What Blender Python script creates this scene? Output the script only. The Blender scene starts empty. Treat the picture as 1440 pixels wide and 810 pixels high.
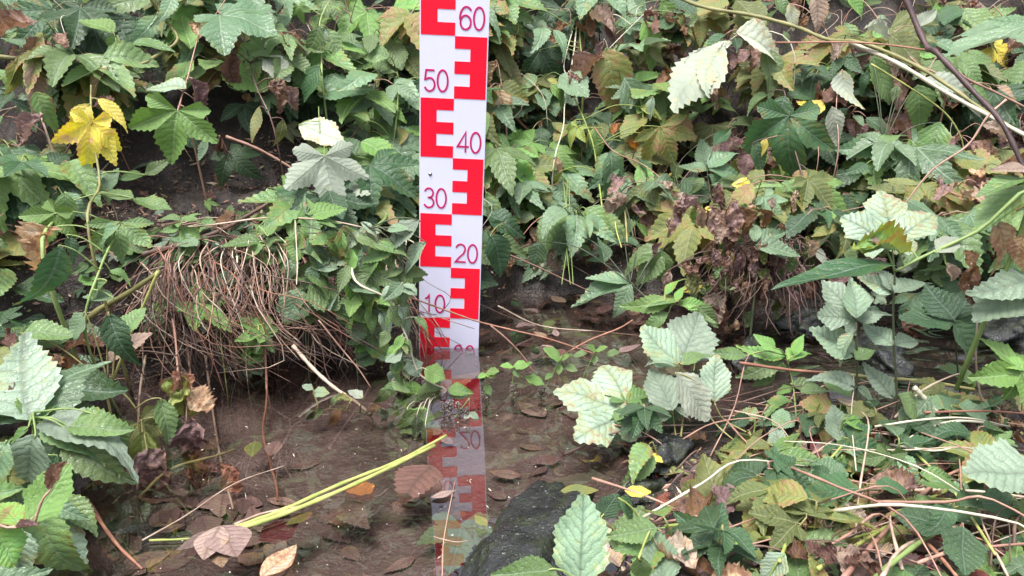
import bpy, math, random
import numpy as np
from mathutils import Vector, Matrix, noise
R = math.radians
random.seed(7); rng = np.random.default_rng(7)
S = bpy.context.scene
COL = S.collection
# ------------------------------------------------------------------ camera
PITCH = R(17.3); CH = 0.53; F = 1080.0
cam_d = bpy.data.cameras.new('camera'); cam = bpy.data.objects.new('camera', cam_d); COL.objects.link(cam)
cam.location = (0, 0, CH); cam.rotation_euler = (R(90) - PITCH, 0, 0)
cam_d.sensor_width = 36; cam_d.lens = 27.0; cam_d.clip_start = 0.02; cam_d.clip_end = 400
S.camera = cam
# ------------------------------------------------------------------ world, sun, exposure
W = bpy.data.worlds.new('World'); S.world = W; W.use_nodes = True
nt = W.node_tree; sky = nt.nodes.new('ShaderNodeTexSky'); sky.sky_type = 'NISHITA'; sky.sun_disc = False
SUN_EL, SUN_ROT = R(70), R(215)
sky.sun_elevation = SUN_EL; sky.sun_rotation = SUN_ROT; sky.air_density = 1.0; sky.dust_density = 3.0; sky.ozone_density = 1.2
bg = nt.nodes['Background']; bg.inputs[1].default_value = 0.098; hsw = nt.nodes.new('ShaderNodeHueSaturation'); hsw.inputs['Saturation'].default_value = .40   # a white overcast sky
nt.links.new(sky.outputs[0], hsw.inputs['Color']); nt.links.new(hsw.outputs[0], bg.inputs[0])
sd = bpy.data.lights.new('sun', 'SUN'); sun = bpy.data.objects.new('sun', sd); COL.objects.link(sun)
sd.energy = 1.5; sd.angle = R(26); sd.color = (1, 0.985, 0.97)
# sun direction: azimuth SUN_ROT measured like the sky texture (0 = +Y, clockwise seen from above)
az = SUN_ROT; dirv = Vector((math.sin(az) * math.cos(SUN_EL), math.cos(az) * math.cos(SUN_EL), math.sin(SUN_EL)))
sun.rotation_euler = dirv.to_track_quat('Z', 'Y').to_euler()
V = S.view_settings; V.view_transform = 'Standard'; V.look = 'None'; V.gamma = 1; V.use_curve_mapping = False
V.exposure = 1.9
S.cycles.use_denoising = True; S.cycles.max_bounces = 8; S.cycles.transparent_max_bounces = 12
S.cycles.caustics_reflective = False; S.cycles.caustics_refractive = False

# ------------------------------------------------------------------ helpers
FW = Vector((0, math.cos(PITCH), -math.sin(PITCH))); UPV = Vector((0, math.sin(PITCH), math.cos(PITCH)))
def ray(px, py): return (FW + Vector((1, 0, 0)) * ((px - 720) / F) + UPV * ((405 - py) / F))
def at(px, py, Y):                                   # the point of a sight line that lies Y metres out over the ground
    d = ray(px, py); return Vector((0, 0, CH)) + d * (Y / d.y)
def onz(px, py, z=0.0):
    d = ray(px, py); return Vector((0, 0, CH)) + d * ((z - CH) / d.z)
def sm(a, b, x):
    t = np.clip((x - a) / (b - a), 0, 1); return t * t * (3 - 2 * t)
EX = [-60, -1.4, -0.9, -0.6, -0.40, -0.25, -0.12, 0.0, 0.3, 0.55, 0.9, 1.4, 60]
EY = [1.05, 1.05, 1.12, 1.20, 1.27, 1.36, 1.50, 1.62, 1.66, 1.58, 1.50, 1.50, 1.50]
H1X = [-60, -0.5, -0.3, -0.1, 0.1, 0.6, 60]; H1 = [.19, .19, .17, .10, .05, .10, .12]
def hgt(x, y):
    x = np.asarray(x, float); y = np.asarray(y, float)
    ye = np.interp(x, EX, EY) + 0.015 * np.sin(x * 17) + 0.01 * np.sin(x * 41 + 1); s = y - ye
    h1 = np.interp(x, H1X, H1)
    bed = -0.030 - 0.030 * sm(1.35, 0.9, y) * sm(0.1, -0.3, x) + 0.012 * sm(1.45, 1.6, y)
    foot_mud = np.exp(-((x + .11) / .075) ** 2 - ((y - 1.33) / .06) ** 2); bed = bed * (1 - foot_mud) - .007 * foot_mud
    far = np.where(s < .35, h1 + .07 * np.clip((s - .05) / .3, 0, 1), h1 + .07 + 1.35 * (np.clip(s, .35, 1.2) - .35)) + 0.25 * np.clip(s - 1.2, 0, 6) + 0.02 * np.clip(s - 7.2, 0, 80)
    h = bed + (far - bed) * sm(-0.02, 0.06, s)
    nl = sm(-0.44, -0.66, x + 0.25 * np.clip(y - 0.8, -1, .3)) * sm(1.2, 1.0, y)          # near left bank
    h = h + (0.12 + 0.1 * np.clip(-x - .6, 0, 1) - h) * nl * (h < .12)
    xi = 0.085 + 0.05 * np.sin(y * 9) + 0.5 * np.clip(y - 0.98, 0, .3)
    isl = sm(xi - .03, xi + .09, x) * sm(1.10 + .02 * np.sin(x * 13), 1.0, y)                # near right gravelly spit
    h = h + (0.012 + 0.05 * np.clip(x - .3, 0, 1.5) + 0.05 * sm(.8, .55, y) - h) * isl
    back = sm(0.35, -0.4, y); h = h + (0.10 - h) * back * (h < .1) + back * 0.25 * np.clip(-y, 0, 6)
    return h
def hit(px, py):                                     # where a sight line meets the ground
    d = ray(px, py); o = Vector((0, 0, CH)); t = .45
    ts = np.arange(.45, 6, .01); p = np.array(o)[None] + np.array(d)[None] * ts[:, None]
    k = np.nonzero(p[:, 2] < hgt(p[:, 0], p[:, 1]))[0]
    return Vector(p[k[0]]) if len(k) else Vector(p[-1])
def link(name, me, mat=None, parent=None):
    o = bpy.data.objects.new(name, me); COL.objects.link(o)
    if mat is not None:
        for m in (mat if isinstance(mat, (list, tuple)) else [mat]): me.materials.append(m)
    if parent is not None: o.parent = parent
    return o
def tag(o, label=None, cat=None, group=None, kind=None):
    for k, v in (('label', label), ('category', cat), ('group', group), ('kind', kind)):
        if v: o[k] = v
    return o
def empty(name, loc):
    o = bpy.data.objects.new(name, None); COL.objects.link(o); o.location = loc; o.empty_display_size = .02
    return o
def rel(me_pts, loc): return [Vector(p) - loc for p in me_pts]
def mesh_from(verts, faces, name='m', smooth=True, mi=None, uvs=None, uv2=None):
    me = bpy.data.meshes.new(name); me.from_pydata([tuple(v) for v in verts], [], [tuple(f) for f in faces])
    if smooth: me.polygons.foreach_set('use_smooth', [True] * len(me.polygons))
    if mi is not None: me.polygons.foreach_set('material_index', mi)
    li = np.zeros(len(me.loops), int); me.loops.foreach_get('vertex_index', li)
    for nm, a in (('UVMap', uvs), ('leaf', uv2)):
        if a is not None:
            l = me.uv_layers.new(name=nm); l.data.foreach_set('uv', np.asarray(a, np.float32)[li].ravel())
    me.update(); return me

# ------------------------------------------------------------------ materials
def newmat(name):
    m = bpy.data.materials.new(name); m.use_nodes = True; n = m.node_tree
    return m, n, n.nodes['Principled BSDF'], n.nodes['Material Output']
class N:
    def __init__(s, nt): s.t = nt
    def __call__(s, kind, **kw):
        n = s.t.nodes.new('ShaderNode' + kind)
        for k, v in kw.items(): setattr(n, k, v)
        return n
    def l(s, a, b): s.t.links.new(a, b)
    def math(s, op, a, b=None, c=None, clamp=False):
        n = s('Math', operation=op, use_clamp=clamp)
        for i, v in enumerate((a, b, c)):
            if v is None: continue
            if hasattr(v, 'is_linked'): s.l(v, n.inputs[i])
            else: n.inputs[i].default_value = v
        return n.outputs[0]
    def mix(s, f, a, b):
        n = s('Mix', data_type='RGBA')
        for i, v in ((0, f), (6, a), (7, b)):
            if hasattr(v, 'is_linked'): s.l(v, n.inputs[i])
            elif i == 0: n.inputs[0].default_value = v
            else: n.inputs[i].default_value = tuple(v) + ((1,) if len(v) == 3 else ())
        return n.outputs[2]
    def noise(s, scale, vec=None, detail=4, rough=.55):
        n = s('TexNoise'); n.inputs['Scale'].default_value = scale; n.inputs['Detail'].default_value = detail; n.inputs['Roughness'].default_value = rough
        if vec is not None: s.l(vec, n.inputs['Vector'])
        return n.outputs['Fac']
    def ramp(s, f, lo, hi):
        n = s('MapRange', clamp=True); s.l(f, n.inputs[0]); n.inputs[1].default_value = lo; n.inputs[2].default_value = hi
        return n.outputs[0]

def leaf_mat(name, ca, cb, vein, under, brown=0.0, bcol=(.16, .085, .05), rough=.5, trans=.26, tipb=0.0, bump=.42):
    m, t, P, out = newmat(name); n = N(t)
    uv = n('UVMap', uv_map='UVMap'); sep = n('SeparateXYZ'); n.l(uv.outputs[0], sep.inputs[0]); u, v = sep.outputs[0], sep.outputs[1]
    uv2 = n('UVMap', uv_map='leaf'); s2 = n('SeparateXYZ'); n.l(uv2.outputs[0], s2.inputs[0])
    oi = n('ObjectInfo'); r = n.math('FRACT', n.math('ADD', s2.outputs[0], oi.outputs['Random']))
    r2 = n.math('FRACT', n.math('MULTIPLY', r, 7.31))
    av = n.math('ABSOLUTE', v)
    mid = n.ramp(av, .022, .006)
    wob = n.math('MULTIPLY', n.noise(7, uv.outputs[0], 2), 1.1)
    ph = n.math('FRACT', n.math('ADD', wob, n.math('SUBTRACT', n.math('MULTIPLY', u, 8.0), n.math('MULTIPLY', av, 7.0))))
    d = n.math('ABSOLUTE', n.math('SUBTRACT', ph, .5))
    lat = n.ramp(d, .42, .49)
    vv = n.math('MAXIMUM', mid, n.math('MULTIPLY', lat, .75))
    geo = n('NewGeometry'); tc = n('TexCoord')
    base = n.mix(r, ca, cb)
    nz = n.noise(70, geo.outputs['Position'], 5, .65)
    hs = n('HueSaturation'); hs.inputs['Saturation'].default_value = 0.98; n.l(base, hs.inputs['Color'])
    n.l(n.math('MULTIPLY_ADD', n.math('ADD', n.math('MULTIPLY', nz, .9), n.math('MULTIPLY', r2, .7)), .95, .28), hs.inputs['Value'])
    n.l(n.math('MULTIPLY_ADD', r2, .035, .482), hs.inputs['Hue'])
    groove_shade = n.math('MULTIPLY', n.math('ADD', n.ramp(d, .26, .45), n.ramp(av, .07, .02)), .27, clamp=True)  # shading of the pleats, painted as darker colour beside the veins
    c = n.mix(groove_shade, hs.outputs[0], (ca[0] * .45, ca[1] * .50, ca[2] * .55))
    c = n.mix(n.math('MULTIPLY', vv, .7), c, vein)
    c = n.mix(n.math('MULTIPLY', geo.outputs['Backfacing'], .85), c, n.mix(n.math('MULTIPLY', vv, .7), under, vein))
    if brown > 0 or tipb > 0:
        nb = n.noise(60, geo.outputs['Position'], 5, .7); nb2 = n.noise(16, geo.outputs['Position'], 3); nb3 = n.noise(260, geo.outputs['Position'], 3, .7)
        q = n.math('ADD', n.math('MULTIPLY', nb, .45), n.math('ADD', n.math('MULTIPLY', nb2, .3), n.math('MULTIPLY', nb3, .25)))
        q = n.math('ADD', q, n.math('MULTIPLY', n.math('SUBTRACT', r2, .5), .17))
        q = n.math('ADD', q, n.math('MULTIPLY', n.math('POWER', s2.outputs[1], 3.0), .05 + tipb))
        th = .70 - brown * .8
        c = n.mix(n.math('MULTIPLY', n.ramp(q, th - .06, th), .55), c, (ca[0] * 1.3 + .10, ca[1] * 1.1 + .07, ca[2] * .7))
        bc = n.mix(n.ramp(nb3, .35, .65), bcol, (bcol[0] * 2.0, bcol[1] * 1.9, bcol[2] * 1.8))
        c = n.mix(n.math('MULTIPLY', n.ramp(q, th, th + .05), .9), c, bc)
    vo = n('TexVoronoi', feature='DISTANCE_TO_EDGE'); vo.inputs['Scale'].default_value = 26; n.l(uv.outputs[0], vo.inputs['Vector'])
    net = n.ramp(vo.outputs['Distance'], .0, .12)
    c = n.mix(n.math('MULTIPLY_ADD', net, -.22, .22), c, vein)
    # small insect holes and dots
    n.l(c, P.inputs['Base Color']); P.inputs['Roughness'].default_value = rough
    P.inputs['Specular IOR Level'].default_value = .45
    hgtf = n.math('SUBTRACT', n.math('MULTIPLY', n.math('SINE', n.math('MULTIPLY', ph, 3.14159)), .8), n.math('MULTIPLY', mid, .6))
    hgtf = n.math('ADD', n.math('MULTIPLY', net, .35), hgtf)
    hgtf = n.math('ADD', hgtf, n.math('MULTIPLY', n.noise(160, geo.outputs['Position'], 2), .5))
    b = n('Bump'); b.inputs['Strength'].default_value = bump; b.inputs['Distance'].default_value = .0026; n.l(hgtf, b.inputs['Height']); n.l(b.outputs[0], P.inputs['Normal'])
    tr = n('BsdfTranslucent'); hs2 = n('HueSaturation'); hs2.inputs['Saturation'].default_value = 1.15; hs2.inputs['Value'].default_value = 1.5
    n.l(c, hs2.inputs['Color']); n.l(hs2.outputs[0], tr.inputs[0])
    mx = n('MixShader'); mx.inputs[0].default_value = trans; n.l(P.outputs[0], mx.inputs[1]); n.l(tr.outputs[0], mx.inputs[2]); n.l(mx.outputs[0], out.inputs[0])
    return m
UG = (.20, .25, .17)
LM = {
 'mid':   leaf_mat('leaf_green', (.090, .175, .042), (.175, .265, .095), (.20, .27, .15), UG, .085, rough=.35),
 'deep':  leaf_mat('leaf_deep_green', (.024, .066, .020), (.060, .122, .044), (.11, .17, .11), (.10, .16, .10), .05, rough=.42),
 'blue':  leaf_mat('leaf_blue_green', (.095, .180, .085), (.200, .295, .165), (.26, .35, .22), UG, .07, rough=.33),
 'pale':  leaf_mat('leaf_pale_green', (.200, .285, .180), (.290, .370, .270), (.16, .20, .14), (.27, .33, .24), .085, (.20, .13, .10), .42),
 'bright': leaf_mat('leaf_bright_green', (.125, .260, .050), (.180, .330, .080), (.26, .38, .15), UG, .08),
 'olive': leaf_mat('leaf_olive', (.110, .150, .040), (.200, .215, .070), (.25, .26, .12), (.22, .24, .13), .17, (.20, .11, .065)),
 'yellow': leaf_mat('leaf_yellow', (.64, .55, .06), (.74, .62, .09), (.78, .68, .25), (.6, .5, .15), .135, (.46, .27, .16)),
 'ygreen': leaf_mat('leaf_yellow_green', (.16, .26, .05), (.28, .34, .07), (.45, .48, .2), (.3, .34, .13), .14, (.26, .15, .06)),
 'under': leaf_mat('leaf_silver_underside', (.36, .40, .31), (.46, .48, .38), (.30, .34, .24), (.34, .38, .30), .09, (.28, .17, .12), .6),
 'tan':   leaf_mat('leaf_dry_tan', (.40, .28, .21), (.56, .46, .35), (.26, .16, .11), (.36, .27, .2), .16, (.19, .10, .07), .7),
 'brown': leaf_mat('leaf_dry_brown', (.13, .065, .045), (.23, .125, .085), (.09, .05, .035), (.2, .12, .09), .14, (.09, .05, .035), .7),
 'purple': leaf_mat('leaf_dry_purple', (.19, .11, .105), (.36, .235, .21), (.13, .07, .07), (.26, .17, .15), .16, (.09, .05, .04), .65),
 'orange': leaf_mat('leaf_orange', (.42, .16, .03), (.50, .22, .05), (.22, .09, .03), (.4, .2, .08), .22, (.13, .05, .02)),
 'sunk':  leaf_mat('leaf_sodden_brown', (.12, .080, .066), (.20, .138, .115), (.12, .065, .045), (.2, .12, .09), .12, (.10, .05, .035), .6, .05),
 'mauve': leaf_mat('leaf_sodden_mauve', (.21, .14, .12), (.29, .20, .17), (.16, .09, .07), (.25, .16, .13), .05, (.12, .07, .05), .55, .05),
 'mottled': leaf_mat('leaf_pale_mottled', (.22, .33, .20), (.24, .36, .22), (.13, .18, .12), (.27, .33, .24), .10, (.34, .29, .27), .55),
 'salmon': leaf_mat('leaf_dry_salmon', (.42, .21, .17), (.55, .30, .24), (.3, .14, .11), (.45, .28, .22), .12, (.2, .09, .07), .6),
 'red':   leaf_mat('leaf_dark_red', (.16, .03, .03), (.22, .05, .05), (.10, .03, .03), (.2, .08, .07), .1, (.10, .04, .03)),
}
def stem_mat(name, a, b, rough=.55, sc=30):
    m, t, P, out = newmat(name); n = N(t); g = n('NewGeometry'); oi = n('ObjectInfo')
    f = n.noise(sc, g.outputs['Position'], 4); f = n.ramp(n.math('ADD', f, n.math('MULTIPLY', n.math('SUBTRACT', oi.outputs['Random'], .5), .25)), .3, .7)
    n.l(n.mix(f, a, b), P.inputs['Base Color']); P.inputs['Roughness'].default_value = rough
    bp = n('Bump'); bp.inputs['Strength'].default_value = .4; bp.inputs['Distance'].default_value = .001; n.l(n.noise(300, g.outputs['Position'], 2), bp.inputs['Height']); n.l(bp.outputs[0], P.inputs['Normal'])
    return m
SM = {
 'green': stem_mat('stem_green', (.14, .22, .06), (.26, .33, .11)),
 'dark': stem_mat('stem_dark', (.035, .05, .025), (.09, .10, .05)),
 'yellow': stem_mat('stem_yellow_green', (.20, .27, .05), (.42, .41, .13), .6, 60),
 'tan': stem_mat('stem_straw', (.30, .20, .145), (.56, .45, .34)),
 'pink': stem_mat('stem_pinkish', (.26, .13, .095), (.44, .27, .20)),
 'red': stem_mat('stem_reddish', (.20, .085, .055), (.34, .16, .10)),
 'brown': stem_mat('stem_brown', (.07, .04, .03), (.17, .10, .075)),
 'purple': stem_mat('stem_purple_brown', (.045, .022, .022), (.12, .07, .065)),
 'olive': stem_mat('stem_olive', (.16, .15, .05), (.30, .27, .11)),
 'pale': stem_mat('stem_pale', (.45, .40, .30), (.62, .58, .44)),
}
# ------------------------------------------------------------------ leaf shapes (unit length, base at origin, tip on +x, top face +z)
def lobe(L, half, wmax, nu, nv, teeth, fold, droop, pleat, ang, rnd, peak=.42, tipp=1.0, spread=None):
    V_, F_, U_, E_ = [], [], [], []
    for i in range(nu + 1):
        u = i / nu
        a = min(u / peak, 1); b = max(0, (u - peak) / (1 - peak))
        w = wmax * (math.sin(a * math.pi / 2) ** .8 if u < peak else (1 - b ** (1.42 * tipp)) ** .95 if b < 1 else 0)
        lim = u * L * math.tan(half) if half < 1.5 else 9
        if nv == 4: w *= 1 + .09 * math.sin(u * 17 + ang * 3 + wmax * 40)
        free = w < lim
        w = min(w, lim)
        for j in range(-nv, nv + 1):
            v = j / nv; x = u * L; y = v * w
            if abs(j) == nv and free and 0 < i < nu:
                tt = teeth * (1 if i % 2 else -.35) * rnd.uniform(.6, 1.3); y = v * (w + tt * wmax * .5); x += (tt * .35 * L * .2 if i % 2 else 0)
            z = fold * abs(y) * (1.0 if wmax <= 0 else 1) - droop * (x * x) + pleat * L * math.sin(2 * math.pi * (u * 8 - abs(y) / L * 7)) * min(1, abs(v) * 1.5)
            U_.append((u, y / L)); E_.append(max(abs(v) * (1 if free else .3), u ** 3))
            ca, sa = math.cos(ang), math.sin(ang)
            V_.append((x * ca - y * sa, x * sa + y * ca, z))
    k = 2 * nv + 1
    for i in range(nu):
        for j in range(2 * nv):
            a = i * k + j; F_.append((a, a + k, a + k + 1, a + 1))
    return V_, F_, U_, E_
def make_leaf(kind, seed):
    rnd = random.Random(seed); V_, F_, U_, E_ = [], [], [], []
    def add(r):
        o = len(V_); V_.extend(r[0]); F_.extend([tuple(i + o for i in f) for f in r[1]]); U_.extend(r[2]); E_.extend(r[3])
    dr = rnd.uniform(.08, .62); fold = rnd.uniform(.15, .65); pl = .005
    if kind in ('maple', 'broad'): dr *= .4; fold *= .45
    if kind == 'palm3':
        A = rnd.uniform(48, 62); add(lobe(1, R(A / 2), .23, 20, 3, .22, fold, dr, pl, 0, rnd, .5))
        for s in (-1, 1): 
            L = rnd.uniform(.72, .88); n0 = len(V_)
            add(lobe(L, R(A / 2), .21, 18, 3, .22, fold, dr, pl, s * R(A), rnd, .48))
        for s in (-1, 1): add(lobe(rnd.uniform(.38, .5), R(A / 2), .2, 12, 3, .2, fold, dr, pl, s * R(2 * A), rnd, .5))
    elif kind == 'palm5':                            # deep narrow fingers
        A = rnd.uniform(38, 48); Ls = [1, .92, .92, .62, .62]
        for q, L in zip((0, -1, 1, -2, 2), Ls): add(lobe(L * rnd.uniform(.9, 1.05) if q else 1, R(A / 2), .155 * (L + .25), 20, 2, .25, fold, dr, pl, q * R(A), rnd, .5))
    elif kind == 'bilobe':                           # broad terminal leaf split in two or three
        A = rnd.uniform(50, 60)
        for q, L in ((0, 1), (-1, .8), (1, rnd.uniform(.3, .8))): add(lobe(L, R(A / 2), .3 * L, 20, 3, .2, fold, dr, pl, q * R(A), rnd, .55))
        add(lobe(.35, R(A / 2), .2, 10, 3, .2, fold, dr, pl, -2 * R(A), rnd)); add(lobe(.35, R(A / 2), .2, 10, 3, .2, fold, dr, pl, 2 * R(A), rnd))
    elif kind == 'ovate': add(lobe(1, 9, rnd.uniform(.20, .29), 22, 3, .19, fold, dr, pl, 0, rnd, .36, 1.0))
    elif kind == 'broad': add(lobe(1, 9, rnd.uniform(.33, .41), 24, 4, .15, fold * .6, dr, pl * 1.3, 0, rnd, .42, 1.3))
    elif kind == 'maple':
        A = rnd.uniform(50, 58); add(lobe(1, R(A / 2), .36, 26, 4, .15, fold * .6, dr, .006, 0, rnd, .6))
        for s in (-1, 1): add(lobe(rnd.uniform(.82, .95), R(A / 2), .33, 24, 4, .15, fold * .6, dr, .006, s * R(A), rnd, .6))
        for s in (-1, 1): add(lobe(rnd.uniform(.36, .46), R(A / 2), .25, 12, 4, .2, fold * .6, dr, .006, s * R(2 * A), rnd, .55))
    elif kind == 'lance': add(lobe(1, 9, rnd.uniform(.15, .2), 22, 2, .2, fold, dr, pl * .7, 0, rnd, .38, .9))
    elif kind == 'ellip': add(lobe(1, 9, rnd.uniform(.22, .27), 16, 3, .02, fold * .4, dr * .3, .004, 0, rnd, .48, .9))
    elif kind == 'trio':
        for q in (-1, 0, 1): add(lobe(1 if q == 0 else .8, 9, .2, 16, 2, .18, fold, dr, pl, q * R(62), rnd, .45))
    elif kind == 'dry':
        add(lobe(1, 9, rnd.uniform(.28, .42), 20, 5, .25, fold, dr, .0, 0, rnd, .45, 1))
    elif kind == 'drypalm':
        A = 50
        for q, L in ((0, 1), (-1, .85), (1, .8)): add(lobe(L, R(A / 2), .2, 18, 3, .3, fold, dr, .0, q * R(A), rnd, .5))
    P = np.array(V_); p = [rnd.uniform(0, 6.28) for _ in range(8)]
    x, y = P[:, 0].copy(), P[:, 1].copy()
    if kind in ('dry', 'drypalm'):
        c = rnd.uniform(3.0, 6.5); th = y * c * (0.5 + x)                # roll the blade up about its midrib
        P[:, 1] = np.sin(th) / c; P[:, 2] += (1 - np.cos(th)) / c
        P[:, 2] += .05 * np.sin(x * 13 + p[0]) * np.cos(y * 21 + p[1]) + .03 * np.sin(x * 31 + y * 17 + p[2])
        P[:, 1] += .05 * np.sin(x * 9 + p[3]); 
        for _ in range(1): P += .018 * np.sin(P[:, [1, 2, 0]] * 47 + p[4])
    else:
        P[:, 2] += .05 * np.sin(x * 3.3 + p[0]) * np.cos(y * 4 + p[1]) + .018 * np.sin(x * 9 + y * 7 + p[2])
        tw = rnd.uniform(-.9, .9) * x * (.4 if kind in ('maple', 'broad') else 1); P[:, 1], P[:, 2] = P[:, 1] * np.cos(tw) - P[:, 2] * np.sin(tw), P[:, 1] * np.sin(tw) + P[:, 2] * np.cos(tw)
        P[:, 1] += rnd.uniform(-.12, .12) * x * x
    return P, F_, np.array(U_), np.array(E_), None
KN = {'palm3': 8, 'palm5': 8, 'bilobe': 4, 'ovate': 9, 'broad': 4, 'lance': 4, 'ellip': 4, 'trio': 3, 'maple': 4, 'dry': 6, 'drypalm': 4}
LV = {}
for k, c in KN.items():
    LV[k] = []
    for i in range(c):
        P, Fc, U, E, _ = make_leaf(k, hash((len(k), i, k[0])) if False else sum(map(ord, k)) * 31 + i)
        me = mesh_from(P, Fc, 'leaf_' + k, uvs=U, uv2=np.stack([np.full(len(U), i / c), E], 1))
        me.materials.append(None)
        LV[k].append((me, P, Fc, U, E))
_li = [0]
def orient(B, T, wf=1.0, tilt=None, rnd=random, up=1.05):
    X = T - B; L = X.length; X = X / L
    tc = (Vector((0, 0, CH)) - B).normalized()
    n0 = (tc * .7 + Vector((0, 0, up)) + Vector((rnd.uniform(-.3, .3), rnd.uniform(-.3, .3), rnd.uniform(-.3, .3))))
    if tilt is not None: n0 = Vector(tilt)
    n = n0 - X * n0.dot(X)
    if n.length < 1e-3: n = Vector((0, 0, 1)) - X * X.z
    n.normalize(); Y = n.cross(X)
    M = Matrix.Identity(4)
    for r in range(3): M[r][0] = X[r] * L; M[r][1] = Y[r] * L * wf; M[r][2] = n[r] * L; M[r][3] = B[r]
    return M
def put_leaf(B, T, kind, col, parent=None, ploc=None, name='leaf', wf=1.0, flip=False, tilt=None, up=1.05, var=None, zs=1.0):
    lst = LV[kind]; _li[0] += 1
    me = lst[(_li[0] if var is None else var) % len(lst)][0]
    o = bpy.data.objects.new(name, me); COL.objects.link(o)
    M = orient(B, T, wf, tilt, up=up)
    if flip: M = M @ Matrix.Diagonal((1, -1, -1, 1))
    if zs != 1.0: M = M @ Matrix.Diagonal((1, 1, zs, 1))
    if parent is not None: M = Matrix.Translation(-ploc) @ M; o.parent = parent
    o.matrix_local = M
    o.material_slots[0].link = 'OBJECT'; o.material_slots[0].material = LM[col]
    return o
def smooth(pts, k=5):
    P = [Vector(p) for p in pts]
    if len(P) < 3: return [P[0].lerp(P[-1], i / 4) for i in range(5)]
    out = []; Q = [P[0] * 2 - P[1]] + P + [P[-1] * 2 - P[-2]]
    for i in range(1, len(Q) - 2):
        a, b, c, d = Q[i - 1:i + 3]
        for j in range(k):
            t = j / k; out.append(.5 * (2 * b + (c - a) * t + (2 * a - 5 * b + 4 * c - d) * t * t + (3 * b - a - 3 * c + d) * t ** 3))
    out.append(P[-1]); return out
class MB:
    def __init__(s): s.v = []; s.f = []; s.mi = []
    def tube(s, pts, r0, r1=None, n=6, k=5, wob=0.0, flat=1.0):
        r1 = r0 if r1 is None else r1
        P = smooth(pts, k)
        if wob: P = [p + Vector((random.gauss(0, wob), random.gauss(0, wob), random.gauss(0, wob))) for p in P]
        o = len(s.v); m = len(P); side = None
        for i, p in enumerate(P):
            t = (P[min(i + 1, m - 1)] - P[max(i - 1, 0)]).normalized()
            if side is None: side = t.orthogonal().normalized()
            side = (side - t * side.dot(t)).normalized(); b = t.cross(side); r = (r0 + (r1 - r0) * i / (m - 1)) * (1 + .16 * math.sin(i * 2.1 + P[0].x * 900))
            for q in range(n):
                a = 2 * math.pi * q / n; s.v.append(p + side * (r * math.cos(a)) + b * (r * flat * math.sin(a)))
        for i in range(m - 1):
            for q in range(n):
                a = o + i * n + q; b_ = o + i * n + (q + 1) % n; s.f.append((a, b_, b_ + n, a + n))
        s.f.append(tuple(o + q for q in reversed(range(n)))); s.f.append(tuple(o + (m - 1) * n + q for q in range(n)))
        return s
    def blob(s, c, r, sq=(1, 1, 1), seed=0, amp=.2, sub=2, fr=1.5):
        import bmesh
        bm = bmesh.new(); bmesh.ops.create_icosphere(bm, subdivisions=sub, radius=1)
        o = len(s.v)
        for v in bm.verts:
            k = 1 + amp * noise.noise(v.co * fr + Vector((seed, seed * 2.3, 0))) * 2
            s.v.append(Vector(c) + Vector((v.co.x * sq[0], v.co.y * sq[1], v.co.z * sq[2])) * r * k)
        s.f += [tuple(o + v.index for v in f.verts) for f in bm.faces]; bm.free(); return s
    def build(s, name, mat, parent=None, ploc=None, smoothed=True):
        v = s.v if ploc is None else [p - ploc for p in s.v]
        return link(name, mesh_from(v, s.f, name, smoothed), mat, parent)
def merged_leaves(name, items, label, cat):
    """items: (B, T, kind, colour, wf, flip). One object for a cover nobody could count."""
    cols = sorted({it[3] for it in items}); ci = {c: i for i, c in enumerate(cols)}
    VV, FF, UU, U2, MI = [], [], [], [], []; off = 0
    for B, T, kind, col, wf, flip in items:
        me, P, Fc, U, E = random.choice(LV[kind]); M = orient(B, T, wf)
        if flip: M = M @ Matrix.Diagonal((1, -1, -1, 1))
        A = np.array(M); q = P @ A[:3, :3].T + A[:3, 3]
        VV.append(q); FF.append(np.array(Fc) + off); off += len(q); UU.append(U)
        U2.append(np.stack([np.full(len(U), random.random()), E], 1)); MI += [ci[col]] * len(Fc)
    V_ = np.concatenate(VV); F_ = np.concatenate(FF); me = bpy.data.meshes.new(name)
    me.vertices.add(len(V_)); me.vertices.foreach_set('co', V_.astype(np.float32).ravel())
    me.loops.add(F_.size); me.loops.foreach_set('vertex_index', F_.ravel().astype(np.int32))
    me.polygons.add(len(F_)); me.polygons.foreach_set('loop_start', np.arange(0, F_.size, 4, dtype=np.int32)); me.polygons.foreach_set('loop_total', np.full(len(F_), 4, dtype=np.int32))
    me.update(); me.polygons.foreach_set('use_smooth', [True] * len(F_)); me.polygons.foreach_set('material_index', np.array(MI, dtype=np.int32))
    for nm, a in (('UVMap', np.concatenate(UU)), ('leaf', np.concatenate(U2))):
        l = me.uv_layers.new(name=nm); l.data.foreach_set('uv', a[F_.ravel()].astype(np.float32).ravel())
    me.update(); me.validate()
    o = link(name, me, [LM[c] for c in cols]); return tag(o, label, cat, kind='stuff')

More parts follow.
